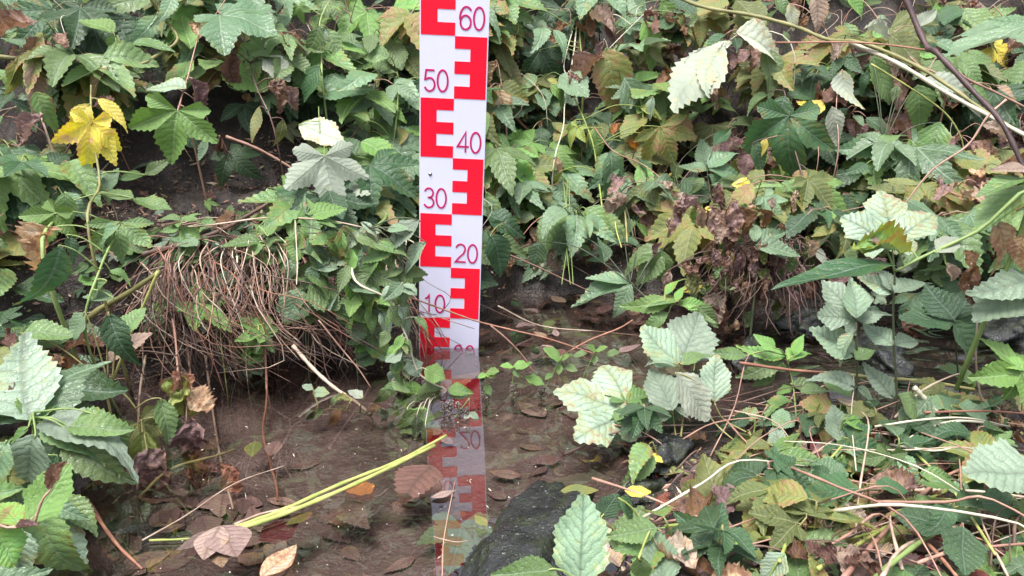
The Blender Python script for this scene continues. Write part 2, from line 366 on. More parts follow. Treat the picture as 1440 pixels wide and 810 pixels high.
# ------------------------------------------------------------------ ground
def axis(lo, hi, d, far):
    a = np.arange(lo, hi + 1e-6, d); g = [d * 1.35 ** i for i in range(1, 60)]
    c = np.cumsum(g); c = c[c < far]; return np.concatenate([(lo - c)[::-1], a, hi + c])
gx = axis(-1.6, 1.6, .0095, 60); gy = axis(.45, 2.4, .0095, 60)
GX, GY = np.meshgrid(gx, gy); Hh = hgt(GX, GY)
nzf = np.zeros_like(Hh)
for j in range(len(gy)):
    if not (.4 < gy[j] < 2.5): continue
    for i in range(len(gx)):
        if -1.7 < gx[i] < 1.7:
            p = Vector((gx[i], gy[j], 0)); nzf[j, i] = noise.noise(p * 9) * .010 + noise.noise(p * 27) * .006 + noise.noise(p * 70) * .0035
dryland = sm(-.01, .03, Hh); Hh = Hh + nzf * (.55 + 1.6 * dryland)
nx, ny = len(gx), len(gy)
vs = np.stack([GX, GY, Hh], -1).reshape(-1, 3); idx = np.arange(nx * ny).reshape(ny, nx)
fs = np.stack([idx[:-1, :-1], idx[:-1, 1:], idx[1:, 1:], idx[1:, :-1]], -1).reshape(-1, 4)
m, t, P, out = newmat('mud_and_soil'); n = N(t); g = n('NewGeometry'); pos = g.outputs['Position']
sp = n('SeparateXYZ'); n.l(pos, sp.inputs[0])
wetf = n.ramp(n.math('ADD', sp.outputs[2], n.math('MULTIPLY', n.math('SUBTRACT', n.noise(12, pos), .5), .03)), -.012, .012)
a1 = n.noise(7, pos, 8, .62); a2 = n.noise(60, pos, 6, .65); a3 = n.noise(190, pos, 3)
mud = n.mix(n.ramp(a1, .34, .66), (.060, .043, .037), (.160, .117, .102)); mud = n.mix(n.math('MULTIPLY', n.ramp(a2, .56, .70), .65), mud, (.055, .034, .026))
mud = n.mix(n.math('MULTIPLY', n.ramp(a3, .62, .72), .4), mud, (.30, .20, .16))
mud = n.mix(n.ramp(n.math('ADD', sp.outputs[0], n.math('MULTIPLY', a1, .3)), .40, .62), mud, (.028, .022, .019))
soil = n.mix(n.ramp(a2, .35, .65), (.008, .006, .005), (.042, .027, .020)); soil = n.mix(n.ramp(a3, .63, .70), soil, (.10, .068, .05))
n.l(n.mix(wetf, mud, soil), P.inputs['Base Color']); n.l(n.math('MULTIPLY_ADD', n.ramp(sp.outputs[2], .008, .05), .38, .22), P.inputs['Roughness'])
bp = n('Bump'); bp.inputs['Strength'].default_value = .7; bp.inputs['Distance'].default_value = .010
n.l(n.math('ADD', a2, n.math('MULTIPLY', a3, .4)), bp.inputs['Height']); n.l(bp.outputs[0], P.inputs['Normal'])
ground = link('ground', mesh_from(vs, fs, 'ground'), m); tag(ground, kind='structure')

# ------------------------------------------------------------------ water
wx = axis(-1.6, 1.7, .012, 30); wy = np.arange(-1.0, 1.86, .012)
WX, WY = np.meshgrid(wx, wy); WZ = np.zeros_like(WX)
rif = sm(.30, .50, WX) * sm(1.0, 1.12, WY)
for j in range(len(wy)):
    for i in range(len(wx)):
        p = Vector((wx[i] * .8, wy[j] * 1.6, 0)); WZ[j, i] = noise.noise(p * 20) * .008 * rif[j, i] + noise.noise(p * 48) * .004 * rif[j, i] + noise.noise(p * 6) * .0003
idx = np.arange(WX.size).reshape(WX.shape)
fs = np.stack([idx[:-1, :-1], idx[:-1, 1:], idx[1:, 1:], idx[1:, :-1]], -1).reshape(-1, 4)
m, t, P, out = newmat('stream_water'); n = N(t); g = n('NewGeometry'); t.nodes.remove(P)
bp = n('Bump'); bp.inputs['Strength'].default_value = .06; bp.inputs['Distance'].default_value = .002; n.l(n.noise(18, g.outputs['Position'], 2), bp.inputs['Height'])
fr = n('Fresnel'); fr.inputs[0].default_value = 1.45; n.l(bp.outputs[0], fr.inputs[1])
gl = n('BsdfGlossy'); gl.inputs['Roughness'].default_value = .0; n.l(bp.outputs[0], gl.inputs['Normal'])
tp = n('BsdfTransparent'); tp.inputs[0].default_value = (.82, .77, .76, 1)
mx = n('MixShader'); n.l(n.math('MULTIPLY', fr.outputs[0], 2.5, clamp=True), mx.inputs[0]); n.l(tp.outputs[0], mx.inputs[1]); n.l(gl.outputs[0], mx.inputs[2]); n.l(mx.outputs[0], out.inputs[0])
water = link('stream_water', mesh_from(np.stack([WX, WY, WZ], -1).reshape(-1, 3), fs, 'water'), m); tag(water, kind='structure')

# ------------------------------------------------------------------ gauge board
LV0 = 3.8                                            # the reading at the water line, cm
BW = .110; half = BW / 2; TH = .004
def plain(name, c, rough=.4, bumps=0.0, dirt=0.0):
    m, t, P, out = newmat(name); n = N(t); g = n('NewGeometry')
    f = n.noise(45, g.outputs['Position'], 5); P.inputs['Roughness'].default_value = rough
    q = n('SeparateXYZ'); n.l(g.outputs['Position'], q.inputs[0])
    tide = n.math('MULTIPLY', n.ramp(n.math('ADD', q.outputs[2], n.math('MULTIPLY', n.noise(90, g.outputs['Position'], 4), .05)), .055, .025), .09 if dirt else 0)
    f2 = n.noise(420, g.outputs['Position'], 3); specks = n.math('MULTIPLY', n.ramp(f2, .70, .74), .5 if dirt else 0)
    cc = n.mix(n.math('MULTIPLY', n.ramp(f, .45, .75), dirt), c, tuple(x * .7 for x in c)); cc = n.mix(tide, cc, (.22, .17, .13)); cc = n.mix(specks, cc, (.25, .20, .16))
    n.l(cc, P.inputs['Base Color']); return m
WHITE = plain('board_white', (.74, .74, .92), .35, dirt=.10); RED = plain('board_red', (.95, .004, .030), .35, dirt=.08); CRIM = plain('board_crimson', (.52, .012, .12), .4)
STEEL = plain('screw_steel', (.35, .35, .36), .3); STEEL.node_tree.nodes['Principled BSDF'].inputs['Metallic'].default_value = .9
lean, side = R(3.8), R(2.6)
foot = onz(631, 489.5, 0)
gauge = empty('water_level_gauge', foot)
gauge.rotation_euler = (lean, side, 0)                # leans a little towards the camera and to the right
tag(gauge, 'red and white staff gauge board standing in the stream, numbered 00 to 60', 'gauge board')
def zl(l): return (l - LV0) / 100 * 0.982
def prism(poly, y0, y1):                              # poly in board x,z -> thin slab
    k = len(poly); v = [(x, y0, z) for x, z in poly] + [(x, y1, z) for x, z in poly]
    f = [tuple(range(k)), tuple(reversed(range(k, 2 * k)))] + [(i, i + k, (i + 1) % k + k, (i + 1) % k) for i in range(k)]
    return v, f
def slab(name, polys, y0, y1, mat, smoothed=False):
    v, f = [], []
    for p in polys:
        a, b = prism(p, y0, y1); o = len(v); v += a; f += [tuple(i + o for i in q) for q in b]
    me = mesh_from(v, f, name, smoothed); return link(name, me, mat, gauge)
TOPL = 100
slab('panel', [[(-half, zl(-6)), (half, zl(-6)), (half, zl(TOPL)), (-half, zl(TOPL))]], 0, TH, WHITE)
mg = .0018; x0, x1, xm = -half + mg, half - mg, 0.0015
for d in range(0, TOPL // 10):
    a = d * 10; left = (d % 2 == 0); zs = [zl(a + 2 * i) for i in range(6)]
    g2 = .0006
    if left: pts = [(x0, zs[0]), (xm, zs[0]), (xm, zs[1]), (x0 + .0265, zs[1]), (x0 + .0265, zs[2]), (xm, zs[2]), (xm, zs[3]), (x0 + .0265, zs[3]), (x0 + .0265, zs[4]), (xm, zs[4]), (xm, zs[5] - g2), (x0, zs[5] - g2)]
    else: pts = [(x1, zs[0]), (x1, zs[5] - g2), (xm, zs[5] - g2), (xm, zs[4]), (x1 - .0265, zs[4]), (x1 - .0265, zs[3]), (xm, zs[3]), (xm, zs[2]), (x1 - .0265, zs[2]), (x1 - .0265, zs[1]), (xm, zs[1]), (xm, zs[0])]
    slab('red_comb_marking', [pts], -.0005, .0002, RED)
def arc(cx, cz, rx, rz, a0, a1, n=18): return [(cx + rx * math.cos(R(a0 + (a1 - a0) * i / n)), cz + rz * math.sin(R(a0 + (a1 - a0) * i / n))) for i in range(n + 1)]
def digit(c):                                        # unit height 1, width about .55, centre line strokes
    w = .245
    if c == '0': return [[(p[0], p[1]) for p in arc(.0, .5, w, .5, 90, 450, 36)]]
    if c == '1': return [[(-.16, .78), (-.04, .84), (.05, 1.0), (.05, 0)]]
    if c == '2': return [arc(0, .74, w - .01, .26, 165, -20, 16) + [(.16, .50), (-.08, .26), (-.25, .03), (.28, .03)]]
    if c == '3': return [arc(0, .76, w - .03, .24, 160, -80, 18) + [(-.06, .52)], [(-.06, .52)] + arc(0, .26, w, .26, 88, -160, 20)]
    if c == '4': return [[(.13, 0), (.13, 1.0), (-.27, .28), (.29, .28)]]
    if c == '5': return [[(.23, .98), (-.17, .98), (-.22, .55)] + arc(0, .31, w, .31, 128, -158, 22)]
    if c == '6': return [arc(.02, .72, .25, .28, 25, 100, 8) + arc(.02, .5, .29, .5, 110, 180, 8) + arc(0, .31, w, .31, 180, -180, 30)]
    if c == '7': return [[(-.25, .97), (.27, .97), (.1, .6), (-.06, 0)]]
    if c == '8': return [arc(0, .76, .22, .24, 270, -90, 24), arc(0, .27, w, .27, 90, 450, 26)]
    if c == '9': return [arc(0, .69, w, .31, 0, 360, 30), arc(-.02, .5, .29, .5, 0, -70, 8) + arc(-.02, .28, .25, .28, -80, -155, 8)]
def strokes(c, ox, oz, h, th):
    polys = []
    for st in digit(c):
        P = [(ox + x * h, oz + z * h) for x, z in st]
        m_ = len(P); L_, R_ = [], []
        closed = math.hypot(P[0][0] - P[-1][0], P[0][1] - P[-1][1]) < 1e-5
        for i in range(m_):
            a = P[i - 1] if i else (P[-2] if closed else P[0]); b = P[i + 1] if i < m_ - 1 else (P[1] if closed else P[-1]); c_ = P[i]
            d1 = (c_[0] - a[0], c_[1] - a[1]); d2 = (b[0] - c_[0], b[1] - c_[1])
            def nn(d): l = math.hypot(*d) or 1; return (-d[1] / l, d[0] / l)
            n1 = nn(d1) if math.hypot(*d1) > 1e-9 else nn(d2); n2 = nn(d2) if math.hypot(*d2) > 1e-9 else n1
            q = (n1[0] + n2[0], n1[1] + n2[1]); l = math.hypot(*q) or 1; q = (q[0] / l, q[1] / l); kk = 1 / max(.45, q[0] * n1[0] + q[1] * n1[1])
            L_.append((c_[0] + q[0] * th / 2 * kk, c_[1] + q[1] * th / 2 * kk)); R_.append((c_[0] - q[0] * th / 2 * kk, c_[1] - q[1] * th / 2 * kk))
        for i in range(m_ - 1): polys.append([R_[i], R_[i + 1], L_[i + 1], L_[i]])
    return polys
for d in range(0, TOPL // 10):
    s_ = '%02d' % (d * 10); left = (d % 2 == 1)
    cx = (-half / 2 - .0005) if left else (half / 2 + .001); zb = zl(d * 10 + 1.05); hh = .0338
    slab('numeral', sum((strokes(ch, cx + (k - .5) * .0212, zb, hh, .0030) for k, ch in enumerate(s_)), []), -.0007, .0002, CRIM)
mb = MB()
bx, bz = -.0365, zl(37)
for r, y in ((.0030, -.0008), (.0021, -.0016)):
    o = len(mb.v); mb.v += [Vector((bx + r * math.cos(a * math.pi / 8), y, bz + r * math.sin(a * math.pi / 8))) for a in range(16)]; mb.v += [Vector((bx + r * math.cos(a * math.pi / 8), .0005, bz + r * math.sin(a * math.pi / 8))) for a in range(16)]
    mb.f += [tuple(o + a for a in range(16))] + [(o + a, o + 16 + a, o + 16 + (a + 1) % 16, o + (a + 1) % 16) for a in range(16)]
mb.build('screw', STEEL, gauge)

# ------------------------------------------------------------------ plants placed one by one
_hc = {}
def bankY(px, py, off):
    k = (round(px / 20), round(py / 20))
    if k not in _hc: _hc[k] = hit(k[0] * 20, k[1] * 20)
    return _hc[k].y - off
_hf = {}
def hY(px, py):
    k = (round(px / 8), round(py / 8))
    if k not in _hf: _hf[k] = hit(k[0] * 8, k[1] * 8).y
    return _hf[k]
def pt(px, py, Y, off): return at(px, py, min(Y, hY(px, py) - .006) if Y is not None else bankY(px, py, off))
def tomesh_stem(parent, loc, mb, col): return mb.build('stem', SM[col], parent, loc)
def plant(label, cat, stem, scol, leaves, Y=None, off=.13, r=.0022, name='leafy_plant', group=None, out=.22, root=None, pet=.0011, up=1.05, Yv=None, soff=0):
    """stem: pixel list from the root up; leaves: 'bx by tx ty kind colour [width] [f]' lines"""
    L = [l.split() for l in leaves.strip().splitlines() if l.strip()]
    yf = lambda i: (None if Y is None else (Y if Yv is None else Y + (Yv - Y) * i))
    sp = [pt(x, y, None if Y is None else yf(i / max(1, len(stem) - 1)) - soff, off) for i, (x, y) in enumerate(stem)]
    if root is None: root = Vector((sp[0].x, sp[0].y + (.05 if Y is None else .0), 0)); root.z = float(hgt(root.x, root.y))
    if (root - sp[0]).length > .01 and root.z < sp[0].z + .05: sp = [root] + sp
    loc = sp[0].copy(); e = empty(name, loc); tag(e, label, cat, group)
    mb = MB(); mb.tube(sp, r * 1.15, r * .6, 6)
    S_ = smooth(sp, 6)
    for w in L:
        bx, by, tx, ty = map(float, w[:4]); kind, col = w[4], w[5]; wf = 1.0; fl = False
        for q in w[6:]:
            if q == 'f': fl = True
            else: wf = float(q)
        yb = (Y if Y is not None else bankY((bx + tx) / 2, (by + ty) / 2, off)) + random.uniform(-.012, .012)
        yb = min(yb, hY(bx, by) - .012, hY(tx, ty) - .012)
        B = at(bx, by, yb); T = at(tx, ty, yb); rise = max(0, (by - ty) / (math.hypot(bx - tx, by - ty) + 1)); eff = out * (1 - rise) - .75 * rise      # leaves that point up lean back, the rest come forward
        T = at(tx, ty, min(yb - eff * (T - B).length * random.uniform(.5, 1.3), hY(tx, ty) - .004))
        put_leaf(B, T, kind, col, e, loc, wf=wf, flip=fl, up=up)
        q = min(S_, key=lambda p: (p - B).length)
        if (q - B).length > .004:
            X = (T - B).normalized(); mid = q.lerp(B, .55) + Vector((0, 0, (.12 * (q - B).length))) ; mb.tube([q, mid, B, B + X * .006], pet * 1.15, pet * .75, 5, 4)
    tomesh_stem(e, loc, mb, scol); return e

# ---- left side of the bank
plant('long tan bramble shoot arching across the top left corner with green leaves', 'bramble shoot', [(-60, 70), (0, 80), (75, 86), (130, 95), (190, 93), (225, 75), (250, 55), (230, 25), (207, -8)], 'olive', '''
75 64 112 80 ovate mid 1.2
76 88 122 116 ovate bright
160 46 108 14 ovate bright 1.3
268 70 252 10 ovate bright
250 58 262 72 ovate mid
186 62 238 55 ovate mid
165 50 153 82 ovate mid 1.2
130 95 72 118 ovate deep
45 85 5 118 lance olive
22 85 18 135 ovate olive 1.1
150 96 120 140 ovate tan
40 70 0 42 ovate blue
60 60 20 70 ovate mid''', off=.22, r=.0042)
plant('large five lobed green leaf on a pinkish stalk near the top left', 'plant', [(262, 160), (252, 152), (265, 105), (280, 50), (298, 28), (322, -8)], 'pink', '''
308 18 388 42 maple blue 1.0
262 125 201 108 ovate pale 1.4
250 155 238 232 palm3 bright 1.3
283 52 268 30 dry tan
270 110 290 150 dry purple''', off=.25, r=.0016)
plant('plant with bright yellow leaves hanging beside the tan bramble shoot', 'plant', [(125, 330), (140, 260), (132, 200), (128, 150), (128, 120)], 'olive', '''
126 146 96 196 ovate yellow 1.1
129 172 124 244 palm3 yellow .9
132 178 168 226 ovate yellow 1.0
138 140 184 178 ovate yellow .8
130 150 160 138 dry brown''', off=.26)
plant('pale tan leaf hanging limp on a short stalk at the left', 'plant', [(70, 200), (50, 130), (45, 90)], 'tan', '''
46 90 56 158 ovate tan .9
50 130 78 178 ovate mid
60 160 20 195 dry purple''', off=.22)
plant('green leaved plant with striped leaves at the left edge above the dried pink leaf', 'plant', [(60, 360), (85, 300), (90, 265)], 'green', '''
0 262 48 246 broad bright .8
-5 225 40 262 broad mid .9
92 268 74 212 ovate blue 1.2
92 268 128 238 ovate mid
92 268 140 262 ovate blue
92 270 122 300 ovate blue 1.1
92 270 92 322 ovate mid
80 262 40 300 dry tan
202 246 163 252 ovate mid 1.1
203 245 238 225 ovate mid 1.1
188 279 140 266 broad mid .8
188 280 236 286 broad mid .8
150 268 160 232 ovate blue''', off=.20, r=.003)
plant('plant with drooping palmate leaf tipped brown above the dead stalks', 'plant', [(120, 470), (140, 380), (168, 320)], 'green', '''
168 312 172 372 palm5 mid 1.2
168 312 122 352 ovate blue
78 300 58 352 palm3 bright
82 318 34 376 dry tan 1.2
95 330 108 372 ovate deep
84 345 70 440 lance deep 1.3
155 380 188 392 ovate mid 1.2
150 395 120 430 ovate mid
160 420 112 410 ovate blue''', off=.20)
plant('glossy dark green rounded leaf standing over the bare soil ledge', 'plant', [(322, 275), (318, 240), (320, 214)], 'red', '''
322 214 358 250 palm3 deep 1.2
304 240 314 264 dry salmon 1.2
308 190 314 232 dry brown .6''', Y=1.52, r=.0012)
plant('brown shrivelled leaves drooping on a dry stalk beside the large five lobed leaf', 'dead plant', [(385, 180), (360, 120), (345, 60), (338, 20)], 'brown', '''
325 72 326 122 dry brown
318 45 330 72 dry brown
400 120 420 150 dry purple
385 110 400 155 drypalm purple
370 80 412 104 broad under
372 88 352 70 ovate mid
395 45 425 80 dry purple
365 150 352 200 lance olive f
398 168 392 208 lance olive''', off=.2, r=.0016)
plant('plant with folded drooping leaves at the top left of the board', 'plant', [(455, 130), (452, 80), (450, 30), (470, -10)], 'green', '''
450 36 432 84 lance mid 1.3
456 38 448 82 lance pale
460 40 486 84 lance mid 1.3
447 36 466 18 ovate mid
448 92 422 142 broad deep .8
446 132 518 104 ovate blue 1.6
420 8 425 32 palm3 bright''', off=.2)
plant('silvery leaf undersides hanging beside the bare soil ledge', 'plant', [(460, 200), (456, 210), (450, 190), (448, 150)], 'green', '''
420 176 487 186 broad under 1.0
456 220 470 304 palm3 under 1.1 f
470 240 515 290 ovate under f
500 250 512 286 ovate mid''', off=.24, r=.0014)
plant('large healthy green plant with toothed pinnate leaves right against the board', 'plant', [(520, 350), (545, 300), (548, 236), (556, 180), (560, 120), (552, 60)], 'green', '''
550 232 454 198 broad mid .8
548 80 500 68 ovate mid 1.2
550 76 558 22 ovate mid 1.2
560 88 595 52 ovate blue 1.2
556 102 532 100 ovate mid
556 108 590 152 ovate blue 1.3
552 130 590 108 ovate mid
552 196 530 134 broad mid .8
552 196 598 184 ovate bright 1.3
552 236 598 268 ovate mid 1.3
550 232 594 212 ovate mid 1.2
550 240 556 282 ovate deep
512 300 548 262 ovate blue 1.5
555 300 522 268 broad blue
560 320 580 262 ovate bright
600 330 572 272 ovate bright
500 220 470 175 ovate deep
596 110 570 160 ovate deep
520 170 486 150 ovate mid
500 60 470 40 ovate mid
596 20 570 60 ovate olive''', off=.2, r=.0028)
plant('green shoot lying on the ledge above the hanging dead stalks', 'plant', [(360, 420), (372, 370), (360, 330), (372, 310)], 'green', '''
370 340 308 336 ovate mid
372 345 340 362 ovate mid
370 330 358 306 ovate mid
376 332 388 312 ovate mid
370 375 340 350 ovate mid
335 392 285 398 ovate blue 1.5
350 410 340 380 ovate bright
372 350 392 330 ovate mid''', Y=1.24, r=.0013)
plant('yellow green ivy like leaves hanging over the dead stalks', 'plant', [(310, 470), (318, 450), (345, 460), (372, 455)], 'yellow', '''
272 424 330 462 palm3 bright .8
372 470 334 446 palm3 bright
350 460 348 498 ovate bright
365 470 388 492 palm3 mid
282 428 300 400 ovate bright''', Y=1.17, r=.001)
plant('bright green three lobed ivy leaves on the hanging stalks left of the board', 'ivy', [(430, 470), (440, 430), (438, 418)], 'green', '''
432 430 402 432 palm3 mid 1.1
436 428 430 402 palm3 bright 1.1
438 432 470 416 palm3 mid 1.1
438 438 460 456 palm3 bright
430 438 414 458 palm3 mid 1.1''', Y=1.24, r=.001)
lv = ''
rr = random.Random(3)
for i in range(80):
    x = rr.uniform(415, 575); y = rr.uniform(310, 440) - (592 - x) * .22 + 20; a = rr.uniform(-2.9, .5); l = rr.uniform(28, 56)
    lv += f'{min(x, 570):.0f} {y:.0f} {min(578, x + l * math.cos(a)):.0f} {y - l * math.sin(a):.0f} {rr.choice(["ovate", "ovate", "lance", "broad", "trio"])} {rr.choice(["mid", "pale", "mid", "blue", "bright", "mid"])} 1.1\n'
plant('bushy small leaved green plant filling the space left of the lower board', 'plant', [(500, 480), (500, 420), (490, 360), (520, 320)], 'dark', lv + '''
590 310 540 345 broad pale .8
598 340 560 380 ovate pale 1.3
475 378 436 372 ovate pale
500 445 480 420 broad mid''', Y=1.21, r=.0012, out=.3)
lv = ''
for i in range(58):
    x = rr.uniform(545, 606); y = rr.uniform(395, 600); 
    if i < 16: x = 560 + (y - 395) * .17 + rr.gauss(0, 14)
    a = rr.uniform(-2.9, -.3); l = rr.uniform(20, 36)
    if y < 500: x = min(x, 566)
    lv += f'{x:.0f} {y:.0f} {min(x + l * math.cos(a), 586 if y < 505 else 700):.0f} {y - l * math.sin(a):.0f} {rr.choice(["ovate", "ovate", "broad", "lance"])} {rr.choice(["mid", "bright", "mid", "pale", "blue"])} 1.35\n'
plant('pale stemmed trailing vine dangling from the bank in front of the board foot', 'vine', [(500, 395), (545, 420), (560, 448), (574, 480), (586, 520), (606, 538), (628, 549), (608, 560), (590, 572)], 'pale', lv + '''
582 446 610 456 lance mid 1.3
630 548 664 552 ovate mid 1.2
628 550 638 572 ovate pale
566 582 562 606 broad under
590 598 620 606 broad pale
565 566 590 585 palm3 pale''', Y=1.14, r=.0017, out=.4, soff=.006, pet=.0006, root=Vector((-.28, 1.30, .19)))
plant('low sprig with ruffled leaves at the water edge below the dead stalks', 'plant', [(520, 585), (470, 575), (440, 580)], 'olive', '''
440 578 424 584 ovate pale
455 575 430 592 ovate mid
465 570 480 552 ovate mid
480 575 460 600 ovate olive
495 562 470 560 dry olive
515 580 540 572 dry tan
530 575 545 590 dry pale
510 560 492 545 broad under
440 548 425 540 broad pale
440 552 462 548 broad pale''', Y=1.09, r=.001)

# ---- near left bank
plant('blue green plant with long finger like leaves filling the lower left corner', 'plant', [(-20, 790), (20, 700), (45, 620), (48, 580)], 'green', '''
52 600 192 570 lance pale 1.3
50 595 112 488 lance blue 1.8
45 590 0 470 lance pale 1.8
40 590 -30 540 lance blue 1.7
55 598 85 680 lance pale 1.4
60 600 150 630 ovate blue 1.1
40 600 -10 640 ovate mid
50 610 20 700 ovate pale 1.2
45 598 60 520 ovate mid 1.1
100 605 188 640 lance mid 1.6
95 605 160 690 ovate mid 1.1
95 608 108 690 ovate blue 1.2
98 600 180 600 ovate mid
150 590 182 642 ovate mid 1.2
60 660 120 640 ovate pale
30 660 70 720 ovate mid
10 620 -30 700 ovate blue
80 640 60 700 ovate deep''', Y=.80, r=.003, out=.35)
plant('green leaves with brown rims hanging over the water in the bottom left corner', 'plant', [(-10, 780), (20, 730), (50, 712)], 'green', '''
50 712 134 800 ovate pale 1.1
50 715 92 830 ovate mid 1.2
40 705 -20 690 ovate mid
20 740 30 830 ovate pale
0 760 40 820 ovate mid
85 700 140 745 ovate mid
60 705 110 720 ovate blue''', Y=.72, r=.0025, out=.3)
plant('green leaf with pink withered rim closest to the camera at lower left', 'plant', [(-30, 745), (10, 742), (48, 738)], 'pink', '''
40 736 96 655 broad bright .9
30 740 0 700 broad bright
-10 738 30 790 broad bright 1.1
70 690 92 648 dry purple .8
20 742 50 735 dry purple .5''', Y=.55, r=.0016)
plant('dark green leaf sticking out sideways beneath the finger leaved plant', 'plant', [(60, 570), (75, 550)], 'dark', '''
72 548 168 545 ovate deep 1.2
70 560 110 520 ovate olive''', Y=.93)
plant('plant with leaf half gone yellow and brown hanging above the water', 'plant', [(150, 540), (180, 560), (200, 590)], 'olive', '''
195 595 225 655 palm3 olive 1.0
200 605 205 690 ovate ygreen .9
206 630 218 705 drypalm purple 1.3
230 590 262 620 ovate deep 1.3
225 560 245 630 ovate mid
152 440 180 520 ovate deep
170 470 200 430 broad mid
120 440 90 480 broad blue
30 470 100 455 ovate mid''', Y=.98, r=.0016)
plant('dried yellow and brown leaves caught on the hanging stalks by the water', 'dead plant', [(250, 500), (262, 550), (268, 600), (272, 690)], 'brown', '''
236 532 272 588 drypalm ygreen 1.4
258 548 296 576 dry tan 1.8
246 520 262 560 dry salmon 1.4
250 530 232 560 dry tan
262 590 278 655 dry purple 1.5
266 640 280 690 dry brown 1.3
308 662 282 656 dry salmon 1.0
314 650 334 694 dry salmon 1.1
268 660 262 698 dry under .5
150 508 206 462 broad tan .9
255 580 240 610 dry brown''', Y=1.02, r=.001)

# ---- right of the board
plant('bright green plant with fresh pointed leaves touching the right side of the board', 'plant', [(720, 330), (700, 280), (694, 225)], 'green', '''
692 222 664 190 ovate bright 1.2
694 222 712 182 ovate bright 1.1
696 224 742 236 ovate bright 1.2
692 228 720 275 ovate bright 1.2
688 226 676 262 ovate bright 1.1
700 250 738 262 ovate mid
688 200 735 195 ovate bright
690 262 730 300 ovate mid 1.2
684 300 740 322 ovate deep 1.4
690 330 716 385 ovate deep 1.5
700 340 742 350 ovate mid
684 270 704 330 ovate mid''', off=.2)
plant('dark green five fingered leaf at the top just right of the board', 'plant', [(820, 120), (816, 60), (812, 20), (790, -20)], 'green', '''
816 20 782 34 ovate blue .9
816 22 832 66 ovate blue 1.0
818 20 860 30 ovate blue .9
816 18 846 2 ovate blue
760 70 782 116 palm3 deep 1.2
700 8 688 82 palm5 mid 1.2
704 20 760 28 ovate pale
712 30 752 48 ovate mid
764 70 717 44 ovate tan 1.2
765 68 742 40 ovate bright''', off=.2)
plant('olive leaves browned at their tips drooping right of the 50 mark', 'plant', [(715, 260), (712, 180), (704, 110)], 'pink', '''
700 120 694 172 broad olive .8
700 120 744 142 ovate olive 1.2
698 88 742 118 ovate olive 1.3
698 84 684 112 dry tan
702 125 716 176 ovate tan 1.2
690 122 678 160 broad olive''', off=.2)
plant('dangling dead leaf shrivelled to a purple twist on a bent stalk', 'dead plant', [(778, 235), (792, 180), (800, 130), (855, 70), (905, 20)], 'pale', '''
848 78 798 124 dry purple .7
850 55 838 90 dry purple .6
780 220 786 245 dry tan .7
855 20 862 62 dry purple .6
800 100 812 130 dry purple''', off=.26, r=.0016)
plant('large leaf with a pale half hanging down in the upper middle of the right bank', 'plant', [(905, 175), (890, 110), (860, 60), (856, 40)], 'green', '''
852 68 878 160 ovate olive 1.1
878 110 918 176 broad blue .9
870 95 905 130 ovate mid
905 30 932 94 ovate bright 1.3
880 38 905 22 palm3 blue 1.1
905 22 880 -12 ovate blue 1.3
930 0 955 40 ovate bright 1.1
952 18 968 50 ovate olive
890 118 930 100 ovate bright
918 136 910 168 ovate pale''', off=.22)
plant('silvery grey dried palmate leaf draped right of the large pale hanging leaf', 'dead plant', [(1118, 80), (1060, 42), (1020, 60)], 'pale', '''
1018 64 928 168 lance under 1.5 f
1012 66 974 138 lance under 1.4 f
1012 66 945 120 lance under 1.3 f
1034 48 1120 64 ovate under 1.2
1010 70 960 92 ovate under .8
1030 60 985 70 lance under''', off=.30, r=.0014)
plant('yellowing green leaves with ragged lobes in the middle of the right bank', 'plant', [(850, 330), (840, 240), (830, 190), (800, 120)], 'yellow', '''
775 118 800 150 ovate bright 1.3
800 175 776 196 broad olive
812 178 796 206 palm3 ygreen
834 182 846 222 ovate bright 1.1
836 182 818 200 ovate ygreen
880 220 932 172 palm5 olive 1.2
928 178 952 232 palm5 olive 1.2
920 190 902 226 palm3 ygreen .8
790 240 772 278 ovate ygreen 1.0
880 200 900 212 dry orange
862 190 870 170 dry orange
900 150 935 160 ovate ygreen
770 112 790 118 ovate ygreen''', off=.22)
plant('dark palmate leaf split in three hanging below the yellowing ragged leaves', 'plant', [(890, 330), (870, 260), (858, 212)], 'dark', '''
857 214 826 264 ovate blue 1.1
858 214 866 292 ovate blue .9
858 212 886 240 ovate mid 1.0
890 255 940 262 ovate mid
962 276 888 286 ovate mid 1.0
885 262 905 300 ovate deep 1.3
930 275 968 282 lance blue''', off=.24)
plant('bluish green whorled plant in the middle right of the bank', 'plant', [(1010, 330), (1000, 280), (994, 236)], 'dark', '''
994 236 984 192 ovate blue 1.1
996 236 1036 206 ovate blue 1.2
996 238 1050 238 ovate blue 1.1
994 240 958 226 ovate blue 1.0
996 246 1022 276 ovate blue 1.2
1000 260 1050 268 ovate blue 1.2
1010 262 1060 250 ovate mid
990 250 972 270 ovate mid
1005 205 1030 178 ovate deep''', off=.24)
plant('plant of long drooping dark leaves under the yellow leaf on the right bank', 'plant', [(1140, 300), (1115, 200), (1106, 140), (1080, 60)], 'purple', '''
1106 134 1166 126 ovate deep 1.2
1104 135 1084 192 ovate deep 1.2
1110 162 1100 262 palm3 deep 1.0
1112 162 1146 226 ovate deep 1.2
1114 165 1170 200 ovate mid
1078 66 1090 142 ovate mid 1.1
1080 130 1044 150 ovate mid
1135 240 1105 262 ovate olive
1150 260 1130 230 ovate deep
1060 200 1080 240 ovate deep 1.1''', off=.24)
plant('small yellow leaves caught among dark drooping leaves on the right bank', 'plant', [(1150, 230), (1148, 180), (1152, 130)], 'pink', '''
1158 142 1130 166 broad yellow
1150 130 1168 144 ovate orange
1078 195 1068 218 ovate yellow
1028 262 1085 274 ovate yellow 1.1
1120 142 1140 160 dry yellow
1000 290 985 305 ovate yellow''', off=.26, r=.001)
